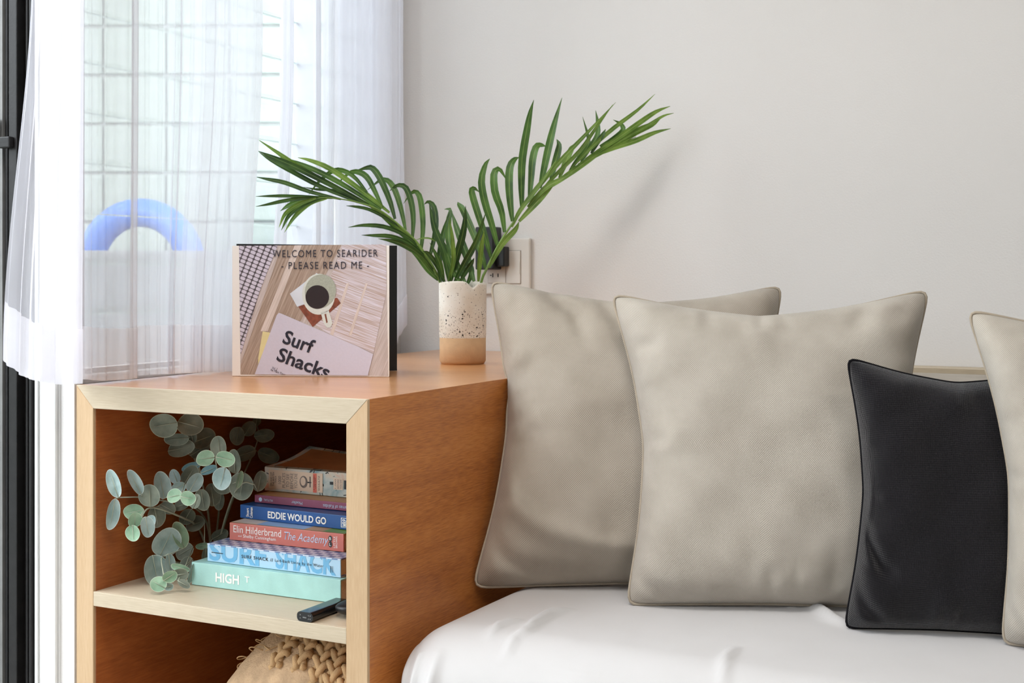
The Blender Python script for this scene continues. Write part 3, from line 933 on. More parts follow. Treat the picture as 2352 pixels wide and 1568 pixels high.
# ================================================================== vase
M_CLAY = plain('bare_clay', (198, 158, 118), rough=0.8, var=0.05, scale=60, bump=0.2, bscale=300)
def speckle_mat():
    m, nt, b = new_mat('speckled_glaze')
    tc = N(nt, 'ShaderNodeTexCoord')
    base = N(nt, 'ShaderNodeTexNoise', Scale=18.0, Detail=4.0)
    L(nt, tc.outputs['Object'], base.inputs['Vector'])
    col = ramp(nt, base.outputs['Fac'], [(0.35, lin(222, 210, 194)), (0.6, lin(236, 230, 220))])
    sep = N(nt, 'ShaderNodeSeparateXYZ'); L(nt, tc.outputs['Object'], sep.inputs[0])
    mr = N(nt, 'ShaderNodeMapRange'); L(nt, sep.outputs['Z'], mr.inputs[0])
    mr.inputs[1].default_value = TOPZ + 0.045; mr.inputs[2].default_value = TOPZ + 0.115
    mr.inputs[3].default_value = 0.30; mr.inputs[4].default_value = 0.05
    prevc = col
    for sc, k, c in ((700.0, 0.9, (158, 136, 112)), (380.0, 1.0, (70, 56, 46)), (210.0, 0.55, (30, 24, 20))):
        vo = N(nt, 'ShaderNodeTexVoronoi', Scale=sc); L(nt, tc.outputs['Object'], vo.inputs['Vector'])
        # only some cells carry a speck
        s2 = N(nt, 'ShaderNodeSeparateColor'); L(nt, vo.outputs['Color'], s2.inputs[0])
        th = N(nt, 'ShaderNodeMath', op='MULTIPLY'); L(nt, mr.outputs[0], th.inputs[0]); th.inputs[1].default_value = k * 1.25
        lt = N(nt, 'ShaderNodeMath', op='LESS_THAN'); L(nt, s2.outputs[0], lt.inputs[0]); L(nt, th.outputs[0], lt.inputs[1])
        d = N(nt, 'ShaderNodeMath', op='LESS_THAN'); L(nt, vo.outputs['Distance'], d.inputs[0]); d.inputs[1].default_value = 0.33
        mu = N(nt, 'ShaderNodeMath', op='MULTIPLY'); L(nt, lt.outputs[0], mu.inputs[0]); L(nt, d.outputs[0], mu.inputs[1])
        mx = N(nt, 'ShaderNodeMix'); mx.data_type = 'RGBA'
        L(nt, mu.outputs[0], mx.inputs[0]); L(nt, prevc, mx.inputs[6]); mx.inputs[7].default_value = lin(*c)
        prevc = mx.outputs[2]
    L(nt, prevc, b.inputs['Base Color'])
    b.inputs['Roughness'].default_value = 0.5
    return m
M_SPECK = speckle_mat()
VC = at(1061, 838, Z=TOPZ) + Vector((FWD.x, FWD.y, 0)) * 0.040
VH, VR = 0.157, 0.0452
vase = thing('ceramic_vase', 'speckled white cylinder vase with bare clay base holding palm fronds', 'vase', (VC.x, VC.y, TOPZ))
dip_dir = math.atan2(-FWD.y, -FWD.x) + 0.48
def ring_wall(name, rows, mat, seg=96):
    verts, faces = [], []
    for (r, zf) in rows:
        for k in range(seg):
            a = 2 * math.pi * k / seg
            d = (a - dip_dir + math.pi) % (2 * math.pi) - math.pi
            dip = 0.011 * math.exp(-(d / 0.22) ** 2) + 0.002 * math.sin(a * 2 + 1)
            z = zf(dip) if callable(zf) else zf
            pinch = 1.0 - (0.05 * math.exp(-(d / 0.2) ** 2) if callable(zf) else 0)
            verts.append((VC.x + r * pinch * math.cos(a), VC.y + r * pinch * math.sin(a), TOPZ + z))
    for i in range(len(rows) - 1):
        for k in range(seg):
            l = (k + 1) % seg
            faces.append((i * seg + k, i * seg + l, (i + 1) * seg + l, (i + 1) * seg + k))
    return link(name, mesh_from(name, verts, faces, True), mat, vase)
ring_wall('glazed_wall', [(VR * .985, 0.0505), (VR, 0.056), (VR * 1.01, 0.10), (VR * 1.015, lambda d: VH - 0.004 - d), (VR * 1.0, lambda d: VH - d),
                          (VR * 0.94, lambda d: VH - 0.001 - d), (VR * 0.92, lambda d: VH - 0.006 - d), (VR * 0.92, 0.02), (0.001, 0.018)], M_SPECK)
ring_wall('clay_base', [(0.001, 0.0), (VR * 0.90, 0.0), (VR * 0.94, 0.003), (VR * 0.985, 0.006), (VR * 0.985, 0.0507), (VR * 0.95, 0.0507)], M_CLAY)

# ================================================================== palm fronds
def leaf_mat(name, dark, light, mid):
    m, nt, b = new_mat(name)
    tc = N(nt, 'ShaderNodeTexCoord')
    sep = N(nt, 'ShaderNodeSeparateXYZ'); L(nt, tc.outputs['UV'], sep.inputs[0])
    nz = N(nt, 'ShaderNodeTexNoise', Scale=25.0, Detail=3.0); L(nt, tc.outputs['Object'], nz.inputs['Vector'])
    c = ramp(nt, nz.outputs['Fac'], [(0.35, lin(*dark)), (0.65, lin(*light))])
    # midrib along u = 0.5
    ab = N(nt, 'ShaderNodeMath', op='SUBTRACT'); L(nt, sep.outputs[0], ab.inputs[0]); ab.inputs[1].default_value = 0.5
    a2 = N(nt, 'ShaderNodeMath', op='ABSOLUTE'); L(nt, ab.outputs[0], a2.inputs[0])
    lt = N(nt, 'ShaderNodeMath', op='LESS_THAN'); L(nt, a2.outputs[0], lt.inputs[0]); lt.inputs[1].default_value = 0.045
    mx = N(nt, 'ShaderNodeMix'); mx.data_type = 'RGBA'
    ml = N(nt, 'ShaderNodeMath', op='MULTIPLY'); L(nt, lt.outputs[0], ml.inputs[0]); ml.inputs[1].default_value = 0.65
    L(nt, ml.outputs[0], mx.inputs[0]); L(nt, c, mx.inputs[6]); mx.inputs[7].default_value = lin(*mid)
    # parallel veins
    wv = N(nt, 'ShaderNodeMath', op='MULTIPLY'); L(nt, sep.outputs[0], wv.inputs[0]); wv.inputs[1].default_value = 75.0
    sn = N(nt, 'ShaderNodeMath', op='SINE'); L(nt, wv.outputs[0], sn.inputs[0])
    bp = N(nt, 'ShaderNodeBump', Strength=0.25, Distance=0.0006); L(nt, sn.outputs[0], bp.inputs['Height'])
    L(nt, bp.outputs['Normal'], b.inputs['Normal'])
    L(nt, mx.outputs[2], b.inputs['Base Color'])
    b.inputs['Roughness'].default_value = 0.38
    out = nt.nodes['Material Output']
    tl = N(nt, 'ShaderNodeBsdfTranslucent'); L(nt, mx.outputs[2], tl.inputs[0])
    ms = N(nt, 'ShaderNodeMixShader'); ms.inputs[0].default_value = 0.28
    L(nt, b.outputs[0], ms.inputs[1]); L(nt, tl.outputs[0], ms.inputs[2]); L(nt, ms.outputs[0], out.inputs[0])
    return m
M_PALM = leaf_mat('palm_green', (58, 92, 40), (92, 132, 58), (150, 178, 96))
M_PALMD = leaf_mat('palm_dark_green', (44, 72, 34), (72, 106, 48), (128, 156, 80))
M_PALML = leaf_mat('palm_light_green', (92, 128, 48), (134, 168, 72), (176, 196, 112))
M_RACH = plain('palm_stem', (122, 152, 72), rough=0.45, var=0.2, scale=40)

def leaflet(name, pix, depth, mat, parent, w=0.0105, rng=random, nseg=12, bulge=0.012):
    """strap leaf along photo polyline pix; depth(i/n) gives the room Y at each point"""
    n = len(pix)
    pts = [at(p[0], p[1], Y=depth(i / (n - 1))) for i, p in enumerate(pix)]
    path = catmull(pts, nseg)
    verts, faces, uvs = [], [], []
    view = (CAM - path[0]).normalized()
    tw = rng.uniform(-0.5, 0.5)
    for i, p in enumerate(path):
        s = i / nseg
        t = (path[min(i + 1, nseg)] - path[max(i - 1, 0)]).normalized()
        side = t.cross(view).normalized()
        nr = side.cross(t).normalized()
        rot = Matrix.Rotation(tw * (0.4 + 0.6 * s), 3, t)
        side, nr = rot @ side, rot @ nr
        ww = w * (0.12 + 0.88 * math.sin(math.pi * min(1, 0.04 + s * 0.80)) ** 0.6) * (1 - s ** 4) * 0.66 + 0.0002
        if s > 0.999: ww = 0.0003
        for k, (a, d) in enumerate(((-1, 0.28), (-0.5, 0.12), (0, 0), (0.5, 0.12), (1, 0.28))):
            verts.append(p + side * ww * a + nr * ww * d)
            uvs.append((0.5 + a * 0.5, s))
    for i in range(nseg):
        for k in range(4):
            a = i * 5 + k
            faces.append((a, a + 1, a + 6, a + 5))
    return link(name, mesh_from(name, verts, faces, True, uvs), mat, parent)

def zl(o, s):                       # photo crop coordinates -> photo pixels
    return lambda pts: [(o[0] + x / s, o[1] + y / s) for x, y in pts]
cl = zl((560, 200), 3.137)
cr = zl((980, 200), 3.016)
VY = VC.y
rng = random.Random(4)
# left frond: leans left and a little towards the room, tips tucked behind the curtain fold
dl = lambda x: VY - 0.215 * max(0, (1005 - x)) / 410.0        # room Y along the frond, by photo column
fl_ = thing('palm_frond', 'palm frond in the vase arching left towards the sheer curtain', 'palm frond', (VC.x, VC.y, TOPZ + 0.02), 'palm fronds in the vase')
rp = cl([(1440, 1480), (1410, 1390), (1290, 1180), (1200, 1070), (1000, 900), (820, 830), (650, 800), (540, 797)])
rpts = [at(p[0], p[1], Y=dl(p[0])) for p in rp]
rpts[0] = Vector((VC.x - 0.004, VC.y, TOPZ + 0.05))
tube('rachis', catmull(rpts, 30), [0.0034 - 0.0026 * i / 30 for i in range(31)], M_RACH, fl_, 8)
def fr(crop, depthf, parent, leaves, mats, jit):
    for (pts, w, mi, dy) in leaves:
        px = crop(pts)
        x0 = px[0][0]
        d0 = depthf(x0)
        j = rng.uniform(-jit, jit)
        n = len(px)
        f = lambda s, px=px, j=j, d0=d0, dy=dy: d0 + (depthf(px[min(n - 1, int(round(s * (n - 1))))][0]) - d0) * 0.8 + (dy + j) * s
        f = (lambda s, px=px, n=n, j=j, d0=d0, dy=dy: d0 + (depthf(px[min(n - 1, int(round(s * (n - 1))))][0]) - d0) * 0.9 + (dy + j) * s)
        leaflet('leaflet', px, f, mats[mi], parent, w=w * 0.84, rng=rng)
LM = [M_PALM, M_PALMD, M_PALML]
fr(cl, dl, fl_, [
    ([(1330, 1260), (1375, 1080), (1385, 960), (1370, 860), (1330, 825), (1300, 845)], 0.011, 1, 0.03),
    ([(1275, 1200), (1292, 1020), (1285, 880), (1262, 775), (1215, 755), (1150, 840)], 0.011, 0, 0.03),
    ([(1215, 1090), (1222, 950), (1205, 820), (1165, 722), (1105, 708), (1050, 748)], 0.011, 1, 0.03),
    ([(1165, 1030), (1135, 890), (1095, 760), (1050, 685), (990, 668), (890, 742)], 0.011, 0, 0.03),
    ([(1090, 950), (1050, 810), (985, 660), (930, 585), (880, 582), (800, 606)], 0.012, 1, 0.03),
    ([(1000, 870), (940, 740), (890, 650), (830, 612), (760, 618), (670, 700)], 0.011, 0, 0.03),
    ([(890, 760), (800, 650), (720, 602), (640, 602), (540, 680), (468, 775)], 0.009, 0, 0.03),
    ([(1050, 905), (880, 770), (640, 600), (480, 530), (388, 508)], 0.010, 2, 0.0),
    ([(990, 880), (760, 730), (560, 620), (380, 545), (252, 506)], 0.010, 0, -0.01),
    ([(960, 880), (700, 740), (420, 590), (250, 475), (100, 376)], 0.010, 2, -0.01),
    ([(900, 850), (620, 700), (380, 580), (220, 510), (96, 458)], 0.011, 1, -0.01),
    ([(830, 830), (560, 720), (350, 610), (200, 530), (110, 470)], 0.009, 1, 0.0),
    ([(930, 870), (800, 800), (650, 745), (520, 735), (430, 720)], 0.006, 1, 0.02),
    ([(700, 808), (480, 755), (300, 690), (180, 665), (90, 648)], 0.008, 1, -0.005),
    ([(640, 800), (480, 790), (300, 783), (180, 784), (86, 787)], 0.006, 1, -0.005),
    ([(560, 797), (400, 803), (280, 820), (180, 842), (86, 860)], 0.007, 1, -0.005),
    ([(540, 797), (420, 815), (330, 850), (262, 893)], 0.010, 0, 0.0),
    ([(520, 800), (400, 840), (300, 910), (253, 1012)], 0.008, 2, 0.0),
    ([(560, 800), (430, 845), (330, 920), (270, 1032)], 0.009, 0, 0.0),
    ([(600, 800), (480, 835), (370, 930), (292, 1048)], 0.009, 2, 0.0),
    ([(1130, 1010), (1010, 935), (900, 880), (800, 860), (738, 855)], 0.006, 1, -0.02),
    ([(1250, 1130), (1130, 1050), (1000, 1003), (860, 995), (752, 1010)], 0.008, 1, -0.03),
    ([(1310, 1220), (1180, 1120), (1060, 1075), (940, 1068), (848, 1066)], 0.008, 1, -0.03),
    ([(1380, 1340), (1280, 1220), (1160, 1140), (1060, 1105), (968, 1092)], 0.010, 1, -0.035),
    ([(1400, 1390), (1330, 1320), (1260, 1230), (1200, 1180)], 0.010, 0, -0.03),
    ([(1370, 1300), (1250, 1160), (1120, 1040), (1010, 940), (900, 850)], 0.008, 0, 0.015),
    ([(1200, 1090), (1060, 970), (940, 870), (820, 800)], 0.009, 2, 0.01),
], LM, 0.012)
# short dark blades around the mouth of the vase belong to a third, cut-down frond
cf = thing('palm_frond', 'short dark green palm frond standing upright in the middle of the vase', 'palm frond', (VC.x, VC.y, TOPZ + 0.02), 'palm fronds in the vase')
tube('rachis', [(VC.x, VC.y, TOPZ + 0.03), (VC.x - 0.006, VC.y - 0.006, TOPZ + 0.16), (VC.x - 0.01, VC.y - 0.01, TOPZ + 0.20)], [0.003, 0.0025, 0.0012], M_RACH, cf, 8)
dc = lambda x: VY - 0.012
fr(cl, dc, cf, [
    ([(1480, 1400), (1440, 1180), (1375, 1010), (1335, 830)], 0.013, 1, -0.03),
    ([(1420, 1400), (1410, 1250), (1440, 1050), (1490, 890)], 0.011, 1, 0.02),
    ([(1475, 1400), (1510, 1260), (1505, 1100), (1482, 945)], 0.008, 2, -0.04),
    ([(1490, 1400), (1540, 1200), (1585, 1020), (1598, 855)], 0.013, 1, -0.02),
    ([(1520, 1400), (1590, 1270), (1680, 1100), (1742, 905)], 0.011, 1, -0.03),
    ([(1600, 1420), (1530, 1250), (1480, 1120), (1475, 980), (1490, 885), (1445, 880)], 0.012, 0, 0.02),
    ([(1660, 1400), (1610, 1220), (1540, 1030), (1495, 890)], 0.013, 0, 0.03),
    ([(1690, 1400), (1700, 1260), (1715, 1130), (1732, 1035)], 0.009, 2, -0.035),
    ([(1450, 1410), (1390, 1280), (1330, 1200), (1290, 1180)], 0.009, 1, -0.03),
    ([(1560, 1400), (1600, 1330), (1640, 1270), (1660, 1230)], 0.009, 1, 0.0),
    ([(1440, 1400), (1420, 1300), (1395, 1230), (1340, 1120)], 0.010, 0, -0.02),
    ([(1380, 1110), (1340, 1090), (1290, 1088), (1240, 1100)], 0.003, 2, -0.03),
    ([(1610, 1420), (1640, 1330), (1600, 1230), (1540, 1130)], 0.011, 1, 0.01),
    ([(1560, 1400), (1500, 1310), (1450, 1150), (1400, 1080)], 0.010, 0, 0.0),
], LM, 0.01)
# right frond: leans to the right, back towards the wall
dr = lambda x: VY + 0.005 + 0.33 * max(0, (x - 1105)) / 435.0
rf = thing('palm_frond', 'palm frond in the vase leaning right with its tip near the wall', 'palm frond', (VC.x, VC.y, TOPZ + 0.02), 'palm fronds in the vase')
rp = cr([(375, 1360), (410, 1270), (500, 1090), (600, 935), (700, 800), (840, 690), (1000, 580), (1150, 470), (1320, 400), (1450, 345)])
rpts = [at(p[0], p[1], Y=dr(p[0])) for p in rp]
rpts = [Vector((VC.x + 0.012, VC.y - 0.006, TOPZ + 0.05))] + rpts
tube('rachis', catmull(rpts, 34), [0.0030 - 0.0024 * i / 34 for i in range(35)], M_RACH, rf, 8)
fr(cr, dr, rf, [
    ([(410, 1262), (370, 1130), (300, 960), (250, 850), (225, 815), (215, 795)], 0.013, 0, 0.02),
    ([(447, 1190), (400, 1020), (345, 850), (310, 725), (330, 700), (365, 728)], 0.013, 0, 0.02),
    ([(492, 1105), (450, 950), (400, 790), (378, 650), (405, 540), (438, 495)], 0.014, 0, 0.02),
    ([(540, 1005), (520, 860), (475, 730), (468, 600), (505, 570), (556, 648)], 0.014, 0, 0.02),
    ([(595, 930), (580, 800), (572, 660), (580, 550), (610, 500), (640, 487)], 0.015, 0, 0.02),
    ([(660, 850), (655, 680), (660, 500), (690, 310), (715, 180), (742, 88)], 0.015, 0, 0.0),
    ([(712, 780), (725, 640), (735, 510), (760, 415), (795, 402), (828, 412)], 0.014, 0, 0.02),
    ([(785, 700), (815, 560), (850, 400), (890, 240), (938, 72)], 0.014, 0, 0.0),
    ([(860, 660), (880, 560), (905, 470), (918, 400), (900, 360)], 0.013, 0, 0.02),
    ([(920, 630), (955, 540), (985, 470), (1010, 410), (960, 460)], 0.012, 2, 0.01),
    ([(990, 580), (1040, 510), (1110, 420), (1120, 350), (1080, 205)], 0.009, 0, 0.01),
    ([(1070, 520), (1130, 420), (1185, 330), (1185, 240), (1170, 160)], 0.010, 0, 0.01),
    ([(1140, 460), (1180, 390), (1220, 330), (1240, 290)], 0.009, 1, 0.0),
    ([(1200, 410), (1290, 360), (1360, 300), (1345, 255), (1292, 226)], 0.010, 0, 0.01),
    ([(600, 940), (700, 780), (900, 540), (1100, 330), (1310, 105)], 0.009, 2, 0.0),
    ([(760, 760), (900, 600), (1060, 440), (1180, 270), (1290, 120)], 0.008, 2, 0.0),
    ([(1000, 560), (1150, 410), (1300, 280), (1460, 160), (1582, 48)], 0.008, 2, 0.0),
    ([(1100, 500), (1300, 370), (1470, 250), (1590, 170), (1688, 132)], 0.010, 2, 0.0),
    ([(1050, 540), (1280, 410), (1450, 310), (1560, 260), (1615, 225)], 0.013, 2, 0.0),
    ([(1200, 450), (1380, 350), (1540, 260), (1640, 200), (1712, 180)], 0.006, 2, 0.0),
    ([(1180, 470), (1300, 420), (1450, 370), (1580, 315), (1692, 287)], 0.010, 2, 0.0),
    ([(430, 1250), (520, 1090), (610, 990), (640, 930)], 0.011, 2, -0.01),
    ([(640, 930), (760, 800), (830, 720), (880, 680)], 0.012, 2, -0.01),
    ([(700, 830), (820, 700), (930, 640), (1010, 590)], 0.010, 2, -0.01),
    ([(590, 970), (650, 850), (760, 710), (900, 500)], 0.008, 2, -0.005),
    ([(860, 690), (1000, 590), (1130, 500), (1230, 440)], 0.011, 2, 0.0),
], LM, 0.012)

# ================================================================== lettering
def text_mesh(body, bold=0.0, shear=0.0, spacing=1.0):
    cu = bpy.data.curves.new('lettering', 'FONT')
    cu.body = body
    cu.offset = bold
    cu.shear = shear
    cu.space_character = spacing
    cu.resolution_u = 3
    o = bpy.data.objects.new('lettering', cu)
    COL.objects.link(o)
    me = bpy.data.meshes.new_from_object(o)
    bpy.data.objects.remove(o)
    bpy.data.curves.remove(cu)
    return me

def lettering(body, O, U, V, bx, mat, parent, rot=0, bold=0.0, shear=0.0, spacing=1.0, name='lettering', clip=None):
    """fit text to the box bx=(s0,t0,s1,t1) of the flat frame O + s*U + t*V"""
    me = text_mesh(body, bold, shear, spacing)
    co = np.array([v.co[:2] for v in me.vertices])
    if len(co) == 0: return None
    lo, hi = co.min(0), co.max(0)
    q = (co - lo) / (hi - lo)
    if rot == 90: q = np.stack([1 - q[:, 1], q[:, 0]], 1)
    elif rot == -90: q = np.stack([q[:, 1], 1 - q[:, 0]], 1)
    elif rot == 180: q = 1 - q
    for v, (a, b) in zip(me.vertices, q):
        s = bx[0] + a * (bx[2] - bx[0]); t = bx[1] + b * (bx[3] - bx[1])
        v.co = O + U * s + V * t
    me.materials.clear()
    if clip:
        bm = bmesh.new(); bm.from_mesh(me)
        bmesh.ops.bisect_plane(bm, geom=list(bm.verts) + list(bm.edges) + list(bm.faces), plane_co=clip[0], plane_no=clip[1], clear_outer=True)
        bm.to_mesh(me); bm.free()
    me.name = name
    return link(name, me, mat, parent)

def poly(name, pts, mat, parent, bevel=0):
    n = len(pts)
    return link(name, mesh_from(name, pts, [tuple(range(n))]), mat, parent)

# ================================================================== stacked books
def cloth_cover(name, rgb, rough=0.6, var=0.05, bump=0.15):
    return plain(name, rgb, rough=rough, var=var, scale=40, bump=bump, bscale=700)
M_PAGES = wood('page_edges', (196, 176, 148), (222, 206, 180), (236, 224, 202), 'X', rough=0.9)
M_PAGES2 = wood('page_edges_tan', (168, 132, 92), (190, 152, 108), (206, 170, 126), 'X', rough=0.9)
M_MINT = cloth_cover('mint_cloth', (168, 214, 208))
M_SKY = plain('pale_blue_cover', (176, 212, 236), rough=0.35, var=0.02)
M_SKYD = plain('sky_blue_print', (112, 178, 218), rough=0.35, var=0.02)
M_SALMON = plain('salmon_cover', (196, 108, 96), rough=0.35, var=0.05, scale=60)
M_NAVY = plain('royal_blue_cover', (22, 82, 150), rough=0.35, var=0.05)
M_PLUM = plain('plum_cover', (140, 66, 96), rough=0.4, var=0.10, scale=30)
M_TANC = plain('tan_cover', (202, 168, 128), rough=0.5, var=0.08, scale=20)
M_WHITEP = plain('white_print', (240, 240, 236), rough=0.5, var=0.01)
M_BLACKP = plain('black_print', (28, 28, 34), rough=0.5, var=0.01)
M_INKBLUE = plain('pale_blue_print', (190, 208, 232), rough=0.5, var=0.01)
def map_mat():
    m, nt, b = new_mat('map_print_cover')
    tc = N(nt, 'ShaderNodeTexCoord')
    n1 = N(nt, 'ShaderNodeTexNoise', Scale=22.0, Detail=8.0, Distortion=1.0); L(nt, tc.outputs['Object'], n1.inputs['Vector'])
    c1 = ramp(nt, n1.outputs['Fac'], [(0.30, lin(120, 160, 170)), (0.45, lin(196, 206, 202)), (0.57, lin(214, 206, 190)), (0.68, lin(226, 150, 120))])
    vo = N(nt, 'ShaderNodeTexVoronoi', Scale=60.0, feature='DISTANCE_TO_EDGE'); L(nt, tc.outputs['Object'], vo.inputs['Vector'])
    lt = N(nt, 'ShaderNodeMath', op='LESS_THAN'); L(nt, vo.outputs['Distance'], lt.inputs[0]); lt.inputs[1].default_value = 0.045
    n2 = N(nt, 'ShaderNodeTexNoise', Scale=40.0, Detail=2.0); L(nt, tc.outputs['Object'], n2.inputs['Vector'])
    gt = N(nt, 'ShaderNodeMath', op='GREATER_THAN'); L(nt, n2.outputs['Fac'], gt.inputs[0]); gt.inputs[1].default_value = 0.53
    mu = N(nt, 'ShaderNodeMath', op='MULTIPLY'); L(nt, lt.outputs[0], mu.inputs[0]); L(nt, gt.outputs[0], mu.inputs[1])
    mx = N(nt, 'ShaderNodeMix'); mx.data_type = 'RGBA'
    L(nt, mu.outputs[0], mx.inputs[0]); L(nt, c1, mx.inputs[6]); mx.inputs[7].default_value = lin(60, 66, 66)
    L(nt, mx.outputs[2], b.inputs['Base Color'])
    b.inputs['Roughness'].default_value = 0.45
    return m
M_MAP = map_mat()
def chev_mat():
    m, nt, b = new_mat('blue_chequer_cover')
    tc = N(nt, 'ShaderNodeTexCoord')
    ck = N(nt, 'ShaderNodeTexChecker', Scale=95.0); L(nt, tc.outputs['Object'], ck.inputs['Vector'])
    ck.inputs['Color1'].default_value = lin(104, 122, 170); ck.inputs['Color2'].default_value = lin(206, 212, 228)
    L(nt, ck.outputs[0], b.inputs['Base Color']); b.inputs['Roughness'].default_value = 0.4
    return m
M_CHEQ = chev_mat()

class Bk: pass
def book(name, label, bl, br, zb, T, depth, length, m_cover, m_spine, m_pages, hard=True, cat='book', extra_right=0.0):
    k = Bk()
    P0 = at(bl[0], bl[1], Z=zb); P1 = at(br[0], br[1], Z=zb)
    U = (P1 - P0).normalized(); W = Vector((-U.y, U.x, 0)); V = Vector((0, 0, 1))
    Ln = length if length else (P1 - P0).length
    Mx = Matrix(((U.x, W.x, 0, P0.x), (U.y, W.y, 0, P0.y), (0, 0, 1, zb), (0, 0, 0, 1)))
    root = thing(name, label, cat, P0 + U * Ln / 2 + W * depth / 2, 'books stacked on the cabinet shelf')
    bt = 0.0026 if hard else 0.0006
    ov = 0.003 if hard else 0.0
    box('cover_board', 0, Ln, 0.001, depth, 0.0002, bt, m_cover, root, bevel=0.0004, M=Mx)
    box('cover_board', 0, Ln, 0.001, depth, T - bt, T - 0.0002, m_cover, root, bevel=0.0004, M=Mx)
    sp = box('spine', 0, Ln, -0.0008 if hard else -0.0004, 0.0018, 0.0003, T - 0.0003, m_spine, root, bevel=0.0007, M=Mx)
    box('pages', ov, Ln - ov, 0.002, depth - ov, bt, T - bt, m_pages, root, M=Mx)
    front = -0.0012
    k.root, k.sp, k.P0, k.U, k.W, k.V, k.T, k.L, k.M, k.zb = root, sp, P0, U, W, V, T, Ln, Mx, zb
    k.O = Mx @ Vector((0, front, 0))
    def st(px, py):
        p = on_plane(px, py, k.O, W)
        return ((p - k.O).dot(U), (p - k.O).z)
    k.st = st
    def txt(body, pbox, mat, **kw):
        """pbox: photo pixels (left, top, right, bottom) measured at the left end; height follows the spine"""
        s0, t1 = st(pbox[0], pbox[1]); s1, _ = st(pbox[2], pbox[1]); 
        _, t0 = st(pbox[0], pbox[3])
        return lettering(body, k.O, U, V, (s0, t0, s1, t1), mat, sp, **kw)
    k.txt = txt
    def rect(nm, s0, t0, s1, t1, mat, off=0.0, par=None):
        o_ = k.O + W * (-off)
        return poly(nm, [o_ + U * s0 + V * t0, o_ + U * s1 + V * t0, o_ + U * s1 + V * t1, o_ + U * s0 + V * t1], mat, par or sp)
    k.rect = rect
    k.top = zb + T
    return k

def thick(bl, tl, zb):
    p = at(bl[0], bl[1], Z=zb)
    return on_plane(tl[0], tl[1], p, Vector((0, 1, 0))).z - zb

zb = SHZ + 0.0005
T = thick((441, 1342), (446, 1290), zb)
k = book('mint_book', 'mint green cloth hardcover at the bottom of the book stack', (441, 1342), (783, 1387), zb, T, 0.21, None, M_MINT, M_MINT, M_PAGES)
k.txt('HIGH', (495, 1314, 549, 1336), M_WHITEP, bold=0.025)
k.txt('T', (562, 1323, 573, 1337), M_WHITEP, bold=0.01)
zb = k.top + 0.0003
T = thick((477, 1288), (481, 1247), zb)
k = book('surf_book', 'pale blue hardcover with large blue block letters, second from the bottom', (477, 1288), (783, 1327), zb, T, 0.20, None, M_CHEQ, M_SKY, M_PAGES)
k.rect('spine_top_band', 0, k.T * 0.93, k.L, k.T * 0.985, M_CHEQ, 0.0001)
lettering('SURF', k.O, k.U, k.V, (0.004, k.T * 0.08, 0.115, k.T * 1.18), M_SKYD, k.sp, bold=0.03, clip=(k.O + k.V * k.T * 0.93, (0, 0, 1)))
lettering('SHACK', k.O, k.U, k.V, (0.133, k.T * 0.08, k.L - 0.008, k.T * 1.18), M_SKYD, k.sp, bold=0.03, clip=(k.O + k.V * k.T * 0.93, (0, 0, 1)))
k.O = k.O - k.W * 0.0003
lettering('SURF SHACK //', k.O, k.U, k.V, (0.068, k.T * 0.42, 0.128, k.T * 0.60), M_BLACKP, k.sp, bold=0.01, spacing=1.15)
lettering('Laid-Back Living by the Water', k.O, k.U, k.V, (0.132, k.T * 0.40, 0.222, k.T * 0.60), M_BLACKP, k.sp, spacing=1.15)
def microprint(s0, s1, t0, t1, n, rot=False):
    # print too small to read: a row of short strokes
    vs, fs = [], []
    for i in range(n):
        a0, a1 = i / n, (i + 0.72) / n
        q = [(s0 + (s1 - s0) * a0, t0), (s0 + (s1 - s0) * a1, t0), (s0 + (s1 - s0) * a1, t1), (s0 + (s1 - s0) * a0, t1)] if not rot else \
            [(s0, t0 + (t1 - t0) * a0), (s1, t0 + (t1 - t0) * a0), (s1, t0 + (t1 - t0) * a1), (s0, t0 + (t1 - t0) * a1)]
        fs.append(tuple(range(len(vs), len(vs) + 4)))
        vs += [k.O + k.U * a + k.V * b for a, b in q]
    return link('small_print', mesh_from('small_print', vs, fs), M_BLACKP, k.sp)
microprint(0.009, 0.032, k.T * 0.50, k.T * 0.55, 13)
microprint(k.L - 0.018, k.L - 0.0165, k.T * 0.24, k.T * 0.58, 7, True)
microprint(k.L - 0.0145, k.L - 0.0135, k.T * 0.24, k.T * 0.58, 8, True)
zb = k.top + 0.0003
T = thick((528, 1239), (530, 1199), zb)
k = book('novel', 'salmon pink hardcover novel in the middle of the book stack', (528, 1239), (790, 1268), zb, T, 0.16, None, M_TANC, M_SALMON, M_PAGES)
Tk = k.T
lettering('Elin Hilderbrand', k.O, k.U, k.V, (0.008, Tk * 0.46, 0.100, Tk * 0.86), M_WHITEP, k.sp, bold=-0.004)
lettering('and', k.O, k.U, k.V, (0.017, Tk * 0.24, 0.0245, Tk * 0.33), M_WHITEP, k.sp, shear=0.3)
lettering('Shelby Cunningham', k.O, k.U, k.V, (0.027, Tk * 0.16, 0.090, Tk * 0.40), M_WHITEP, k.sp)
lettering('The Academy', k.O, k.U, k.V, (0.106, Tk * 0.22, 0.188, Tk * 0.80), M_INKBLUE, k.sp, shear=0.28, bold=-0.004)
for i, ty in enumerate((0.68, 0.36)):
    cpt = (k.L - 0.024, Tk * ty)
    ring_pts = [k.O - k.W * 0.0001 + k.U * (cpt[0] + 0.0034 * math.cos(a * math.pi / 10)) + k.V * (cpt[1] + 0.0045 * math.sin(a * math.pi / 10)) for a in range(20)]
    dsk = poly('publisher_disc', ring_pts, M_BLACKP, k.sp)
    lettering('L' if i else 'B', k.O - k.W * 0.0003, k.U, k.V, (cpt[0] - 0.0017, cpt[1] - 0.0022, cpt[0] + 0.0017, cpt[1] + 0.0022), M_WHITEP, k.sp)
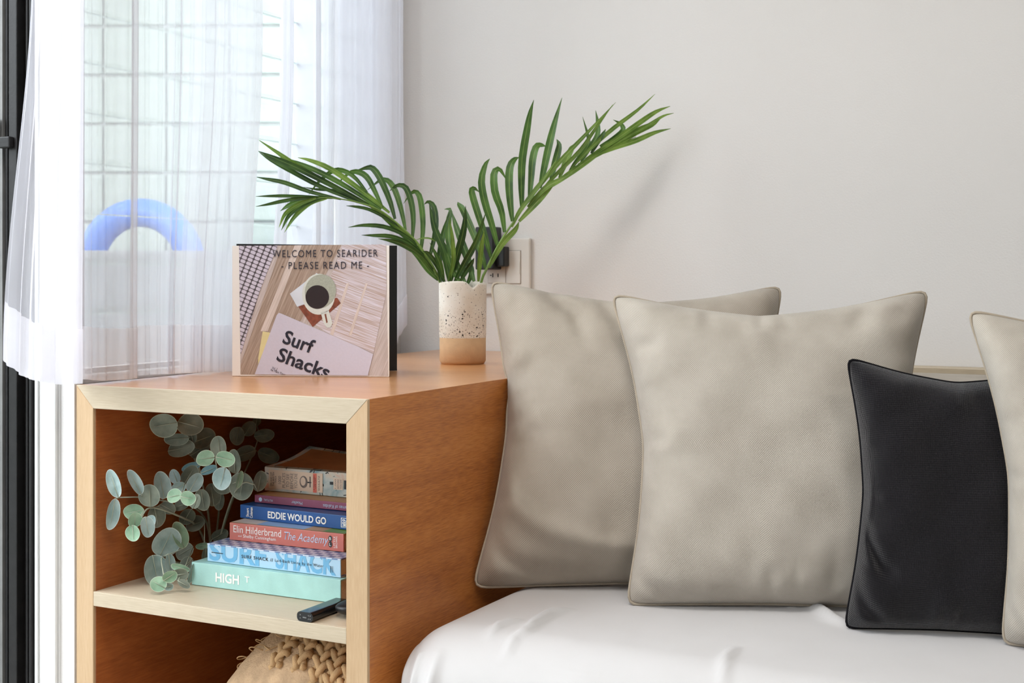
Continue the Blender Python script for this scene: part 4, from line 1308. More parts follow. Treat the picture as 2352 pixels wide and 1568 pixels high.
lettering('LITTLE', k.O, k.U, k.V, (k.L - 0.0180, Tk * 0.2, k.L - 0.0150, Tk * 0.82), M_WHITEP, k.sp, rot=90)
lettering('BROWN', k.O, k.U, k.V, (k.L - 0.0140, Tk * 0.2, k.L - 0.0110, Tk * 0.82), M_WHITEP, k.sp, rot=90)
# coloured jacket picture on its upper board
M_JSKY = plain('jacket_sky', (150, 190, 235), rough=0.4); M_JGRASS = plain('jacket_green', (116, 160, 60), rough=0.4); M_JCREAM = plain('jacket_cream', (232, 222, 206), rough=0.4)
zt = k.T + 0.0002
for nm, s0, s1, mm in (('jacket_panel', 0.001, 0.05, M_JCREAM), ('jacket_panel', 0.05, 0.14, M_JSKY), ('jacket_panel', 0.14, 0.175, M_TANC), ('jacket_panel', 0.175, k.L, M_JGRASS)):
    poly(nm, [k.M @ Vector(v) for v in ((s0, 0.002, zt), (s1, 0.002, zt), (s1, 0.155, zt), (s0, 0.155, zt))], mm, k.root)
zb = k.top + 0.0006
T = thick((552, 1189), (553, 1158), zb)
k = book('blue_book', 'royal blue book lettered EDDIE WOULD GO in the stack', (552, 1189), (798, 1217), zb, T, 0.155, 0.232, M_NAVY, M_NAVY, M_PAGES, hard=False)
Tk = k.T
lettering('EDDIE WOULD GO', k.O, k.U, k.V, (0.057, Tk * 0.22, 0.172, Tk * 0.74), M_WHITEP, k.sp, bold=0.028)
lettering('Stuart', k.O, k.U, k.V, (0.013, Tk * 0.16, 0.0185, Tk * 0.80), M_WHITEP, k.sp, rot=90, bold=0.02)
lettering('Coleman', k.O, k.U, k.V, (0.0205, Tk * 0.10, 0.0265, Tk * 0.88), M_WHITEP, k.sp, rot=90, bold=0.02)
k.rect('logo_panel', 0.200, Tk * 0.16, 0.222, Tk * 0.84, M_WHITEP)
k.rect('logo_panel', 0.2015, Tk * 0.20, 0.2205, Tk * 0.80, M_NAVY, 0.0002)
lettering('MRP', k.O - k.W * 0.0003, k.U, k.V, (0.203, Tk * 0.25, 0.212, Tk * 0.75), M_WHITEP, k.sp, rot=90, bold=0.02)
for i in range(4):
    k.rect('logo_bar', 0.2140, Tk * (0.26 + i * 0.125), 0.2185, Tk * (0.34 + i * 0.125), M_WHITEP, 0.0004)
zb = k.top + 0.0003
T = thick((585, 1153.5), (586, 1135), zb)
k = book('plum_book', 'thin plum paperback with upside-down lettering in the stack', (585, 1153.5), (798, 1174), zb, T, 0.15, 0.215, M_TANC, M_PLUM, M_PAGES, hard=False)
Tk = k.T
lettering('Dramas of Kalidas', k.O, k.U, k.V, (0.135, Tk * 0.20, 0.188, Tk * 0.62), M_INKBLUE, k.sp, rot=180)
lettering('Moeller', k.O, k.U, k.V, (0.074, Tk * 0.28, 0.095, Tk * 0.64), M_INKBLUE, k.sp, rot=180)
lettering('MUTUAL', k.O, k.U, k.V, (0.019, Tk * 0.32, 0.037, Tk * 0.58), M_INKBLUE, k.sp, rot=180)
poly('logo_disc', [k.O + k.U * (0.0125 + 0.0034 * math.cos(a * math.pi / 8)) + k.V * (Tk * 0.46 + 0.0034 * math.sin(a * math.pi / 8)) for a in range(16)], M_INKBLUE, k.sp)
zb = k.top + 0.0003
T = thick((608, 1126), (608, 1071), zb)
k = book('travel_guide', 'thick worn paperback with map pattern on top of the book stack', (608, 1126), (798, 1143), zb, T, 0.125, 0.195, M_MAP, M_MAP, M_PAGES2, hard=False)
Tk = k.T
M_LABEL = plain('cream_label', (226, 206, 184), rough=0.5, var=0.02)
M_CORAL = plain('coral_print', (226, 112, 92), rough=0.5, var=0.02)
M_GREYP = plain('grey_print', (120, 110, 104), rough=0.6, var=0.15, scale=300)
k.rect('spine_label', 0.009, Tk * 0.12, 0.116, Tk * 0.90, M_LABEL)
O2 = k.O - k.W * 0.0003
for body, s0, s1, t0, t1, mm in (('ON AND OFF', .0125, .0158, .22, .80, M_BLACKP), ('THE BEATEN', .0170, .0203, .22, .80, M_BLACKP), ('TRACK', .0215, .0248, .36, .66, M_BLACKP),
                                 ('1000', .0285, .0345, .34, .66, M_GREYP), ('PLACES', .0365, .0425, .20, .80, M_GREYP), ('TO SEE', .0445, .0505, .22, .78, M_GREYP),
                                 ('BEFORE', .0525, .0585, .18, .82, M_GREYP), ('YOU DIE', .0605, .0665, .2, .82, M_GREYP)):
    lettering(body, O2, k.U, k.V, (s0, Tk * t0, s1, Tk * t1), mm, k.sp, rot=90)
# engraved globe, coral banner, author, small side label
poly('globe_print', [O2 + k.U * (0.0790 + 0.0078 * math.cos(a * math.pi / 10)) + k.V * (Tk * 0.50 + 0.0098 * math.sin(a * math.pi / 10)) for a in range(20)], M_GREYP, k.sp)
poly('globe_print', [O2 - k.W * 0.0001 + k.U * (0.0780 + 0.0050 * math.cos(a * math.pi / 10)) + k.V * (Tk * 0.52 + 0.0070 * math.sin(a * math.pi / 10)) for a in range(20)], M_LABEL, k.sp)
k.rect('globe_stand', 0.0865, Tk * 0.47, 0.0940, Tk * 0.52, M_BLACKP, 0.0003)
k.rect('globe_stand', 0.0905, Tk * 0.30, 0.0930, Tk * 0.74, M_GREYP, 0.0003)
k.rect('coral_banner', 0.0975, Tk * 0.10, 0.1045, Tk * 0.88, M_CORAL, 0.0003)
lettering('A TRAVELER\'S', O2 - k.W * 0.0003, k.U, k.V, (0.0985, Tk * .2, 0.1008, Tk * .8), M_BLACKP, k.sp, rot=90)
lettering('LIFE LIST', O2 - k.W * 0.0003, k.U, k.V, (0.1014, Tk * .28, 0.1036, Tk * .72), M_BLACKP, k.sp, rot=90)
lettering('SCHULTZ', O2, k.U, k.V, (0.1075, Tk * .2, 0.1105, Tk * .8), M_BLACKP, k.sp, rot=90)
k.rect('price_label', 0.137, Tk * 0.30, 0.155, Tk * 0.76, M_LABEL)
for body, s0 in (('1,000', .1395), ('BEFORE', .1445), ('YOU DIE', .1495)):
    lettering(body, O2, k.U, k.V, (s0, Tk * .34, s0 + .0032, Tk * .72), M_GREYP, k.sp, rot=90)
k.rect('black_tab', 0.157, Tk * 0.34, 0.162, Tk * 0.70, M_BLACKP)
k.rect('black_tab', 0.130, Tk * 0.48, 0.136, Tk * 0.60, M_BLACKP)
# curled upper cover of the worn paperback
nseg, msg = 12, 8
vv, ff = [], []
for i in range(nseg + 1):
    for j in range(msg + 1):
        u, v = i / nseg, j / msg
        lift = 0.019 * (v ** 2.2) * (1 - 0.75 * u) + 0.0006
        vv.append(k.M @ Vector((u * k.L, 0.0005 + v * 0.125, Tk + lift)))
for i in range(nseg):
    for j in range(msg):
        a = i * (msg + 1) + j
        ff.append((a, a + 1, a + msg + 2, a + msg + 1))
cc_ = link('curled_cover', mesh_from('curled_cover', vv, ff, True), M_MAP, k.root)
vv2 = []
for i in range(nseg + 1):
    for j in range(msg + 1):
        u, v = 0.06 + 0.90 * i / nseg, 0.08 + 0.84 * j / msg
        lift = 0.019 * (v ** 2.2) * (1 - 0.75 * u) + 0.0011
        vv2.append(k.M @ Vector((u * k.L, 0.0005 + v * 0.125, Tk + lift)))
link('cover_panel', mesh_from('cover_panel', vv2, ff, True), plain('tan_title_panel', (178, 128, 82), rough=0.5, var=0.1), cc_)

# ================================================================== guest photo book on the cabinet
PB0 = at(533, 864, Z=TOPZ); PB1 = at(894, 866, Z=TOPZ)
U = (PB1 - PB0).normalized(); Wn = Vector((-U.y, U.x, 0)); V = Vector((0, 0, 1))
PH = 0.2185
PL = (PB1 - PB0).length
PM_ = Matrix(((U.x, Wn.x, 0, PB0.x), (U.y, Wn.y, 0, PB0.y), (0, 0, 1, TOPZ + 0.0004), (0, 0, 0, 1)))
M_COVW = plain('cover_white', (238, 232, 226), rough=0.35, var=0.01)
M_COVK = plain('cover_black', (16, 16, 18), rough=0.3, var=0.05)
M_PAPER = plain('paper', (228, 216, 196), rough=0.8, var=0.03)
pb = thing('photo_book', 'white photo book standing open on the cabinet, printed with a coffee mug picture', 'book', PB0 + U * PL / 2)
fc = box('front_cover', 0, PL, 0, 0.003, 0, PH, M_COVW, pb, bevel=0.0008, M=PM_)
box('spine', -0.0005, 0.006, 0.003, 0.020, 0.0005, PH - 0.0005, M_COVW, pb, bevel=0.002, M=PM_)
hinge = PM_ @ Vector((0.003, 0.016, 0))
PBC = at(911, 851, Z=TOPZ)
ang_b = math.atan2((PBC - hinge).y, (PBC - hinge).x)
ang_f = math.atan2(U.y, U.x)
def leaf_block(name, ang, r0, r1, th, mat, h0, h1, parent):
    M = Matrix.Translation((hinge.x, hinge.y, TOPZ + 0.0004)) @ Matrix.Rotation(ang, 4, 'Z')
    return box(name, r0, r1, -th / 2, th / 2, h0, h1, mat, parent, M=M)
leaf_block('back_cover', ang_b, 0.0, (PBC - hinge).length, 0.004, M_COVK, 0, PH + 0.0035, pb)
for q, th in ((0.10, 0.004), (0.17, 0.002), (0.235, 0.002), (0.30, 0.003)):
    leaf_block('page_block', ang_f + (ang_b - ang_f) * q, 0.004, PL - 0.012 - 0.02 * q, th, M_PAPER, 0.003, PH - 0.006, pb)
leaf_block('black_flyleaf', ang_f + (ang_b - ang_f) * 0.37, 0.004, PL - 0.02, 0.001, M_COVK, 0.003, PH - 0.008, pb)

zc5 = lambda x, y: (500 + x / 4.356, 540 + y / 4.356)
def cv(pts, lay):
    o_ = PB0 - Wn * (0.0003 + 0.00022 * lay)
    out = []
    for x, y in pts:
        p = on_plane(*zc5(x, y), o_, Wn)
        out.append(p)
    return out
def tex2(name, c1, c2, ang, sc, stretch, w=0.25, extra=None):
    """striped print on the vertical cover plane, stripe direction by angle"""
    m, nt, b = new_mat(name)
    tc = N(nt, 'ShaderNodeTexCoord')
    mp = N(nt, 'ShaderNodeMapping'); mp.vector_type = 'TEXTURE'
    mp.inputs['Rotation'].default_value = (0, -ang, math.atan2(U.y, U.x))
    mp2 = N(nt, 'ShaderNodeMapping'); mp2.inputs['Scale'].default_value = (sc, sc, sc * stretch)
    L(nt, tc.outputs['Object'], mp.inputs['Vector']); L(nt, mp.outputs[0], mp2.inputs['Vector'])
    nz = N(nt, 'ShaderNodeTexNoise', Scale=1.0, Detail=5.0); L(nt, mp2.outputs[0], nz.inputs['Vector'])
    L(nt, ramp(nt, nz.outputs['Fac'], [(0.5 - w, lin(*c1)), (0.5 + w, lin(*c2))]), b.inputs['Base Color'])
    b.inputs['Roughness'].default_value = 0.3
    return m
M_PLANK1 = tex2('print_plank_grey', (176, 160, 152), (214, 203, 202), math.radians(-24), 480, 0.04)
M_PLANK2 = tex2('print_plank_brown', (140, 118, 102), (192, 172, 158), math.radians(-24), 480, 0.04)
M_PLANK3 = tex2('print_plank_pale', (198, 182, 172), (228, 214, 208), math.radians(-24), 400, 0.04)
M_RUG = tex2('print_rug_stripe', (178, 154, 140), (222, 216, 228), math.radians(-110), 950, 0.02, 0.16)
def knit_print():
    m, nt, b = new_mat('print_knit')
    tc = N(nt, 'ShaderNodeTexCoord')
    mp = N(nt, 'ShaderNodeMapping'); mp.vector_type = 'TEXTURE'
    mp.inputs['Rotation'].default_value = (0, math.radians(22), math.atan2(U.y, U.x))
    L(nt, tc.outputs['Object'], mp.inputs['Vector'])
    sp_ = N(nt, 'ShaderNodeSeparateXYZ'); L(nt, mp.outputs[0], sp_.inputs[0])
    def sn(sock, kf):
        a = N(nt, 'ShaderNodeMath', op='MULTIPLY'); L(nt, sock, a.inputs[0]); a.inputs[1].default_value = kf
        s = N(nt, 'ShaderNodeMath', op='SINE'); L(nt, a.outputs[0], s.inputs[0])
        ab = N(nt, 'ShaderNodeMath', op='ABSOLUTE'); L(nt, s.outputs[0], ab.inputs[0]); return ab.outputs[0]
    mu = N(nt, 'ShaderNodeMath', op='MULTIPLY'); L(nt, sn(sp_.outputs['X'], 300), mu.inputs[0]); L(nt, sn(sp_.outputs['Z'], 470), mu.inputs[1])
    L(nt, ramp(nt, mu.outputs[0], [(0.06, lin(70, 62, 66)), (0.4, lin(206, 198, 212))]), b.inputs['Base Color'])
    b.inputs['Roughness'].default_value = 0.3
    return m
M_KNITP = knit_print()
M_LILAC = plain('print_lilac_grey', (206, 202, 218), rough=0.3, var=0.02, scale=300)
M_CREAMP = plain('print_cream', (226, 214, 160), rough=0.3)
M_MARBLE = plain('print_marble', (214, 220, 230), rough=0.3, var=0.05)
M_REDWOOD = plain('print_red_wood', (132, 74, 56), rough=0.3, var=0.25, scale=160)
M_MUG = plain('print_mug', (214, 218, 212), rough=0.3, var=0.04, scale=400)
M_MUGIN = plain('print_mug_inside', (168, 172, 158), rough=0.3, var=0.12, scale=500)
M_COFFEE = plain('print_coffee', (48, 38, 40), rough=0.3, var=0.05)
M_INK = plain('print_ink', (40, 40, 54), rough=0.35, var=0.02)
poly('printed_planks', cv([(213, 106), (1685, 92), (1706, 1408), (228, 1392)], 0), M_PLANK1, fc)
poly('printed_plank', cv([(640, 102), (1240, 96), (700, 1100), (440, 1392), (228, 1392), (228, 1300)], 1), M_PLANK2, fc)
poly('printed_plank', cv([(770, 101), (840, 100), (500, 960), (430, 960)], 2), M_PLANK3, fc)
poly('printed_knit', cv([(213, 106), (600, 103), (420, 560), (228, 1200)], 3), M_KNITP, fc)
poly('printed_rug', cv([(1250, 96), (1685, 92), (1690, 560), (1560, 1180), (1130, 1000), (960, 880)], 2), M_RUG, fc)
for (x0, x1) in ((1290, 1315), (1480, 1500)):
    poly('printed_rug_band', cv([(x0, 480), (x1, 480), (x1 - 160, 1000), (x0 - 170, 1000)], 3), M_PLANK3, fc)
poly('printed_marble', cv([(722, 585), (990, 378), (1110, 480), (1000, 650), (795, 716)], 4), M_MARBLE, fc)
poly('printed_coaster', cv([(802, 705), (1195, 625), (1232, 680), (950, 916)], 4), M_REDWOOD, fc)
def ell(cx, cy, rx, ry, rot, lay, n=36):
    c, s = math.cos(rot), math.sin(rot)
    return cv([(cx + rx * math.cos(t) * c - ry * math.sin(t) * s, cy + rx * math.cos(t) * s + ry * math.sin(t) * c) for t in (2 * math.pi * i / n for i in range(n))], lay)
poly('printed_mug', ell(1010, 590, 165, 205, 0.02, 5), M_MUG, fc)
poly('printed_mug_handle', cv([(1030, 770), (1110, 750), (1148, 880), (1130, 920), (1095, 925), (1060, 880)], 5), M_MUG, fc)
poly('printed_mug_handle_gap', cv([(1068, 790), (1084, 785), (1100, 870), (1088, 880)], 6), M_REDWOOD, fc)
poly('printed_mug_inside', ell(1028, 560, 155, 170, 0.3, 6), M_MUGIN, fc)
poly('printed_coffee', ell(996, 618, 118, 118, 0.2, 7), M_COFFEE, fc)
poly('printed_page_corner', cv([(450, 962), (530, 975), (405, 1290), (405, 1230)], 4), M_CREAMP, fc)
poly('printed_magazine', cv([(590, 800), (612, 776), (640, 785), (1400, 1112), (1555, 1190), (1502, 1403), (370, 1392)], 5), M_LILAC, fc)
fo = PB0 - Wn * 0.0022
def cvtxt(body, q, mat, ang=0.0, **kw):
    """q: crop pixels of the text box corner (left, baseline), width and height in crop pixels, tilted by ang (clockwise)"""
    x, y, w, h = q
    o_ = on_plane(*zc5(x, y), fo, Wn)
    ux = on_plane(*zc5(x + math.cos(ang) * 100, y + math.sin(ang) * 100), fo, Wn) - o_
    vx = on_plane(*zc5(x + math.sin(ang) * 100, y - math.cos(ang) * 100), fo, Wn) - o_
    return lettering(body, o_, ux / 100, vx / 100, (0, 0, w, h), mat, fc, **kw)
def spaced(s): return s
cvtxt('WELCOME TO SEARIDER', (550, 222, 1046, 72), M_INK, ang=-0.006, bold=0.0, spacing=1.22, name='title_lettering')
cvtxt('- PLEASE READ ME -', (638, 340, 872, 72), M_INK, ang=-0.006, bold=0.0, spacing=1.22, name='title_lettering')
T_A = 0.355
bot0 = on_plane(*zc5(228, 1393), fo, Wn)
clipz = ((bot0.x, bot0.y, bot0.z), (0, 0, -1))
cvtxt('Surf', (640, 1078, 315, 142), M_INK, ang=T_A, bold=0.02, name='title_lettering')
cvtxt('Shacks', (580, 1252, 545, 142), M_INK, ang=T_A, bold=0.02, name='title_lettering', clip=clipz)
cvtxt('Vol. 2', (540, 1335, 55, 26), M_INK, ang=T_A)
cvtxt('by Matt Titone', (527, 1358, 170, 26), M_INK, ang=T_A, clip=clipz)

# ================================================================== streaming stick and remote on the shelf
M_GLOSS = plain('glossy_black', (22, 23, 25), rough=0.15, var=0.05)
s0 = at(700, 1428, Z=SHZ); s1 = at(775, 1399, Z=SHZ)
ang = math.atan2((s1 - s0).y, (s1 - s0).x)
SM = Matrix.Translation((s0.x, s0.y, SHZ + 0.0004)) @ Matrix.Rotation(ang, 4, 'Z')
st_ = thing('streaming_stick', 'flat glossy black streaming stick lying on the shelf by the books', 'media stick', s0)
bm = bmesh.new()
bm_box(bm, 0, 0.088, -0.0135, 0.0135, 0, 0.0135)
es = [e for e in bm.edges if abs((e.verts[0].co - e.verts[1].co).normalized().x) > 0.9]
bmesh.ops.bevel(bm, geom=es, offset=0.0055, segments=5, profile=0.5, affect='EDGES')
bmesh.ops.transform(bm, matrix=SM, verts=bm.verts)
link('casing', bm_mesh('casing', bm), M_GLOSS, st_)
box('usb_port', -0.0004, 0.001, -0.0045, 0.0045, 0.005, 0.0085, M_BLKPL, st_, M=SM)
box('port_tongue', -0.0007, 0.001, -0.003, 0.003, 0.0052, 0.0066, M_STEEL, st_, M=SM)
for (y, z) in ((-0.0095, 0.0045), (-0.0095, 0.009), (-0.0065, 0.0045), (-0.0065, 0.009), (0.0075, 0.0045), (0.0075, 0.009)):
    box('vent_dot', -0.0005, 0.001, y - 0.0007, y + 0.0007, z - 0.0007, z + 0.0007, M_STEEL, st_, M=SM)
r0_ = at(782, 1424, Z=SHZ)
rm = thing('remote_control', 'rounded black remote control half hidden by the cabinet post', 'remote control', (r0_.x, r0_.y + 0.06, SHZ))
bm = bmesh.new()
bmesh.ops.create_uvsphere(bm, u_segments=28, v_segments=16, radius=1.0)
RMx = Matrix.Translation((r0_.x + 0.012, r0_.y + 0.068, SHZ + 0.0004)) @ Matrix.Rotation(math.radians(-14), 4, 'Z')
for v in bm.verts:
    x, y, z = v.co
    sq = lambda t, p: math.copysign(abs(t) ** p, t)
    zz = sq(z, 0.8)
    v.co = Vector((sq(x, 0.75) * 0.024, sq(y, 0.7) * 0.068, 0.014 + zz * (0.014 if zz < 0 else 0.008)))
bmesh.ops.transform(bm, matrix=RMx, verts=bm.verts)
link('casing', bm_mesh('casing', bm, True), M_BLKPL, rm)
for (x, y) in ((-0.010, -0.03), (0.004, -0.03), (-0.010, -0.012), (0.004, -0.012), (-0.01, 0.006), (0.004, 0.006)):
    box('button', x - 0.004, x + 0.004, y - 0.005, y + 0.005, 0.019, 0.0236, M_GLOSS, rm, bevel=0.001, M=RMx)
box('touch_pad', -0.016, 0.012, 0.018, 0.045, 0.018, 0.0238, M_GLOSS, rm, bevel=0.001, M=RMx)

# ================================================================== knitted throw in the lower compartment
M_YARN = plain('camel_yarn', (196, 160, 118), rough=0.95, spec=0.1, var=0.15, scale=60, bump=0.6, bscale=900)
M_WOOL = plain('matted_wool', (186, 156, 124), rough=0.98, spec=0.05, var=0.2, scale=40, bump=1.0, bscale=260)
th = thing('knitted_throw', 'folded camel cable-knit throw in the lower compartment', 'throw', (-0.15, 0.22, 0.10))
def throw_z(x, y):
    cx = (x + 0.15) / 0.185
    cy_ = (y - 0.24) / 0.22
    e = max(0.0, 1 - cx ** 4 * 0.9) * max(0.0, 1 - cy_ ** 4 * 0.9)
    return 0.105 + 0.285 * e ** 0.33 + 0.006 * math.sin(x * 34 + 1.0) * math.sin(y * 29) - 0.16 * max(0, -(x + 0.15)) * 1.1
vv, ff = [], []
nx, ny = 44, 44
for i in range(nx + 1):
    for j in range(ny + 1):
        x = -0.345 + 0.305 * i / nx; y = 0.02 + 0.44 * j / ny
        z = throw_z(x, y)
        if i in (0, nx) or j in (0, ny): z = 0.101
        vv.append((x, y, z + rng.uniform(-0.0015, 0.0015)))
for i in range(nx):
    for j in range(ny):
        a = i * (ny + 1) + j
        ff.append((a, a + ny + 1, a + ny + 2, a + 1))
link('felted_layer', mesh_from('felted_layer', vv, ff, True), M_WOOL, th)
def rope(name, path, amp, r, per):
    """two-ply braid following a path over the throw"""
    verts, faces = [], []
    n = len(path) - 1
    for ph in (0, 2.094, 4.189):
        pts = []
        for i in range(n * 5 + 1):
            s = i / 5
            kk = min(int(s), n - 1); t = s - kk
            p = path[kk].lerp(path[kk + 1], t)
            d = (path[kk + 1] - path[kk]).normalized()
            sd = Vector((-d.y, d.x, 0)).normalized()
            a = s / per * 2 * math.pi + ph
            pts.append(p + sd * amp * math.sin(a) + Vector((0, 0, 1)) * amp * 0.55 * math.sin(2 * a))
        v, f = tube_data(pts, r, 7)
        o_ = len(verts)
        verts += v; faces += [tuple(q + o_ for q in g_) for g_ in f]
    return link(name, mesh_from(name, verts, faces, True), M_YARN, th)
for k_, (x0, y0, dx, dy) in enumerate(((-0.20, 0.055, 0.05, 0.34), (-0.165, 0.05, 0.05, 0.34), (-0.13, 0.045, 0.05, 0.34), (-0.095, 0.045, 0.045, 0.34), (-0.06, 0.045, 0.02, 0.34))):
    path = []
    for i in range(26):
        t = i / 25
        x = x0 + dx * t + 0.012 * math.sin(t * 9 + k_); y = y0 + dy * t
        path.append(Vector((min(x, -0.05), y, throw_z(min(x, -0.05), y) + 0.004)))
    rope('cable_braid', path, 0.011, 0.0052, 2.6)
for k_ in range(14):
    x = rng.uniform(-0.31, -0.18); y = rng.uniform(0.06, 0.3)
    base = Vector((x, y, throw_z(x, y)))
    pts = [base + Vector((0.012 * math.sin(i * 0.9 + k_), 0.010 * math.cos(i * 0.7 + k_), 0.004 * math.sin(i * 1.3) + 0.003)) for i in range(9)]
    tube('loose_yarn', catmull(pts, 24), 0.0010, M_YARN, th, 5)

# ================================================================== eucalyptus
def euc_mat(name, c1, c2, rim):
    m, nt, b = new_mat(name)
    tc = N(nt, 'ShaderNodeTexCoord')
    nz = N(nt, 'ShaderNodeTexNoise', Scale=45.0, Detail=5.0); L(nt, tc.outputs['Object'], nz.inputs['Vector'])
    c = ramp(nt, nz.outputs['Fac'], [(0.35, lin(*c1)), (0.65, lin(*c2))])
    sep = N(nt, 'ShaderNodeSeparateXYZ'); L(nt, tc.outputs['UV'], sep.inputs[0])
    gt = N(nt, 'ShaderNodeMath', op='GREATER_THAN'); L(nt, sep.outputs[0], gt.inputs[0]); gt.inputs[1].default_value = 0.95
    mx = N(nt, 'ShaderNodeMix'); mx.data_type = 'RGBA'; L(nt, gt.outputs[0], mx.inputs[0]); L(nt, c, mx.inputs[6]); mx.inputs[7].default_value = lin(*rim)
    L(nt, mx.outputs[2], b.inputs['Base Color'])
    b.inputs['Roughness'].default_value = 0.7
    b.inputs['Sheen Weight'].default_value = 0.2
    n2 = N(nt, 'ShaderNodeTexNoise', Scale=420.0, Detail=3.0); L(nt, tc.outputs['Object'], n2.inputs['Vector'])
    bp = N(nt, 'ShaderNodeBump', Strength=0.3, Distance=0.0008); L(nt, n2.outputs['Fac'], bp.inputs['Height']); L(nt, bp.outputs['Normal'], b.inputs['Normal'])
    return m
EM = {'g': euc_mat('eucalyptus_green', (122, 160, 132), (158, 190, 160), (196, 214, 190)),
      'b': euc_mat('eucalyptus_blue', (140, 166, 164), (172, 194, 192), (196, 212, 208)),
      'd': euc_mat('eucalyptus_dusky', (104, 114, 102), (134, 142, 126), (156, 164, 146)),
      't': euc_mat('eucalyptus_teal', (84, 128, 134), (112, 152, 158), (140, 174, 176))}
M_ESTEM = plain('eucalyptus_stem', (176, 182, 162), rough=0.7, var=0.1)
ec = lambda x, y: (200 + x / 3.485, 930 + y / 3.485)
eu = thing('eucalyptus_bunch', 'bunch of artificial silver-dollar eucalyptus on the shelf beside the books', 'plant', (-0.36, 0.22, SHZ))
NODES = {}
def euc_y(px, want):
    lim = at(px, HOR, X=-CW + CT + 0.004).y
    return min(want, lim - 0.006)
def euc_leaf(cx, cy, rM, rm_, ang, y, tone, node, vein=True):
    px, py = ec(cx, cy)
    yy = euc_y(px - rM / 3.485, y)
    c = at(px, py, Y=yy)
    D = (c - CAM).dot(FWD)
    R = rM / 3.485 * D / F
    R2 = max(rm_, 0.45 * rM) / 3.485 * D / F
    tilt = math.acos(min(1, rm_ / max(rm_, 0.45 * rM))) if rm_ < 0.45 * rM else math.acos(max(-1, min(1, 1.0 - 0.12)))
    if rm_ >= 0.45 * rM: R2 = rm_ / 3.485 * D / F / 0.88
    view = (CAM - c).normalized()
    rx = RGT; uz = Vector((0, 0, 1))
    a = math.radians(ang)
    mj = (rx * math.cos(a) + uz * math.sin(a)).normalized()
    mn = view.cross(mj).normalized()
    nrm = mj.cross(mn).normalized()
    sgn = rng.choice((-1, 1))
    Rt = Matrix.Rotation(tilt * sgn, 3, mj)
    mn, nrm = Rt @ mn, Rt @ nrm
    nd = NODES[node]
    basedir = 1 if (nd - c).dot(mj) > 0 else -1
    seg, rings = 26, (0.0, 0.35, 0.7, 0.94, 1.0)
    verts, faces, uvs = [], [], []
    for ri, r in enumerate(rings):
        for q in range(seg if ri else 1):
            t = 2 * math.pi * q / seg
            x, y_ = math.cos(t) * r, math.sin(t) * r
            # slight point towards the free end, notch at the base
            xx = x * (1 + 0.05 * (x * -basedir))
            cup = 0.18 * (x * x) * 0.4 + 0.22 * abs(y_) ** 1.5
            cup += 0.02 * math.sin(3 * t + cx)
            verts.append(c + mj * R * xx + mn * R2 * y_ + nrm * R * (cup - 0.08))
            uvs.append((r, 0.5))
    for q in range(seg):
        faces.append((0, 1 + q, 1 + (q + 1) % seg))
    for ri in range(1, len(rings) - 1):
        o_ = 1 + (ri - 1) * seg
        for q in range(seg):
            q2 = (q + 1) % seg
            faces.append((o_ + q, o_ + seg + q, o_ + seg + q2, o_ + q2))
    lf = link('leaf', mesh_from('leaf', verts, faces, True, uvs), EM[tone], STEM[node])
    b0 = c + mj * R * 0.95 * basedir
    tube('midrib', [nd, b0, c - mj * R * 0.1 * basedir + nrm * 0.0004, c - mj * R * 0.75 * basedir + nrm * R * 0.03], [0.0008, 0.0007, 0.0005, 0.0002], M_ESTEM, lf, 5)
def node(key, x, y, yy, stem):
    px, py = ec(x, y)
    NODES[key] = at(px, py, Y=euc_y(px, yy)); STEM[key] = stem
STEM = {}
def stem(pts):
    P = []
    for (x, y, yy) in pts:
        px, py = ec(x, y)
        P.append(at(px, py, Y=euc_y(px, yy)))
    return tube('stem', catmull(P, 24), [0.0022 - 0.0014 * i / 24 for i in range(25)], M_ESTEM, eu, 7)
sA = stem([(1000, 1300, 0.30), (960, 950, 0.26), (830, 800, 0.18), (640, 770, 0.12), (430, 738, 0.07), (235, 740, 0.045)])
sB = stem([(1000, 1300, 0.30), (900, 1000, 0.26), (760, 900, 0.14), (520, 820, 0.08), (430, 900, 0.05), (365, 985, 0.03)])
sC = stem([(1000, 1300, 0.30), (1050, 900, 0.27), (1060, 640, 0.18), (1025, 425, 0.12)])
sD = stem([(1000, 1300, 0.30), (860, 1250, 0.22), (720, 1260, 0.14), (600, 1215, 0.10), (620, 1400, 0.05)])
sE = stem([(1000, 1300, 0.30), (960, 800, 0.32), (850, 400, 0.26), (715, 150, 0.15), (690, 120, 0.14)])
sF = stem([(1000, 1300, 0.30), (1150, 800, 0.36), (1360, 300, 0.40), (1350, 120, 0.40)])
sG = stem([(1000, 1300, 0.30), (1140, 800, 0.22), (1240, 630, 0.17), (1340, 635, 0.17)])
for kx, (x, y, yy, s_) in {'A': (262, 742, 0.048, sA), 'A2': (440, 735, 0.07, sA), 'A3': (600, 752, 0.10, sA), 'B': (745, 745, 0.09, sA), 'A5': (870, 690, 0.15, sA), 'A6': (1000, 760, 0.2, sA),
                       'D0': (515, 815, 0.085, sB), 'D': (400, 930, 0.045, sB), 'D1': (365, 985, 0.03, sB), 'D2': (560, 815, 0.10, sB),
                       'C': (1025, 425, 0.12, sC), 'C2': (900, 500, 0.15, sC), 'C3': (1080, 500, 0.15, sC), 'G': (1215, 610, 0.16, sG), 'G2': (1340, 635, 0.18, sG),
                       'E': (600, 1215, 0.10, sD), 'F': (620, 1400, 0.05, sD), 'F2': (770, 1330, 0.10, sD), 'H': (940, 1160, 0.18, sD),
                       'T': (715, 155, 0.14, sE), 'T2': (830, 250, 0.18, sE), 'T3': (760, 350, 0.2, sE), 'K': (1350, 200, 0.38, sF), 'K2': (1370, 380, 0.38, sF)}.items():
    node(kx, x, y, yy, s_)
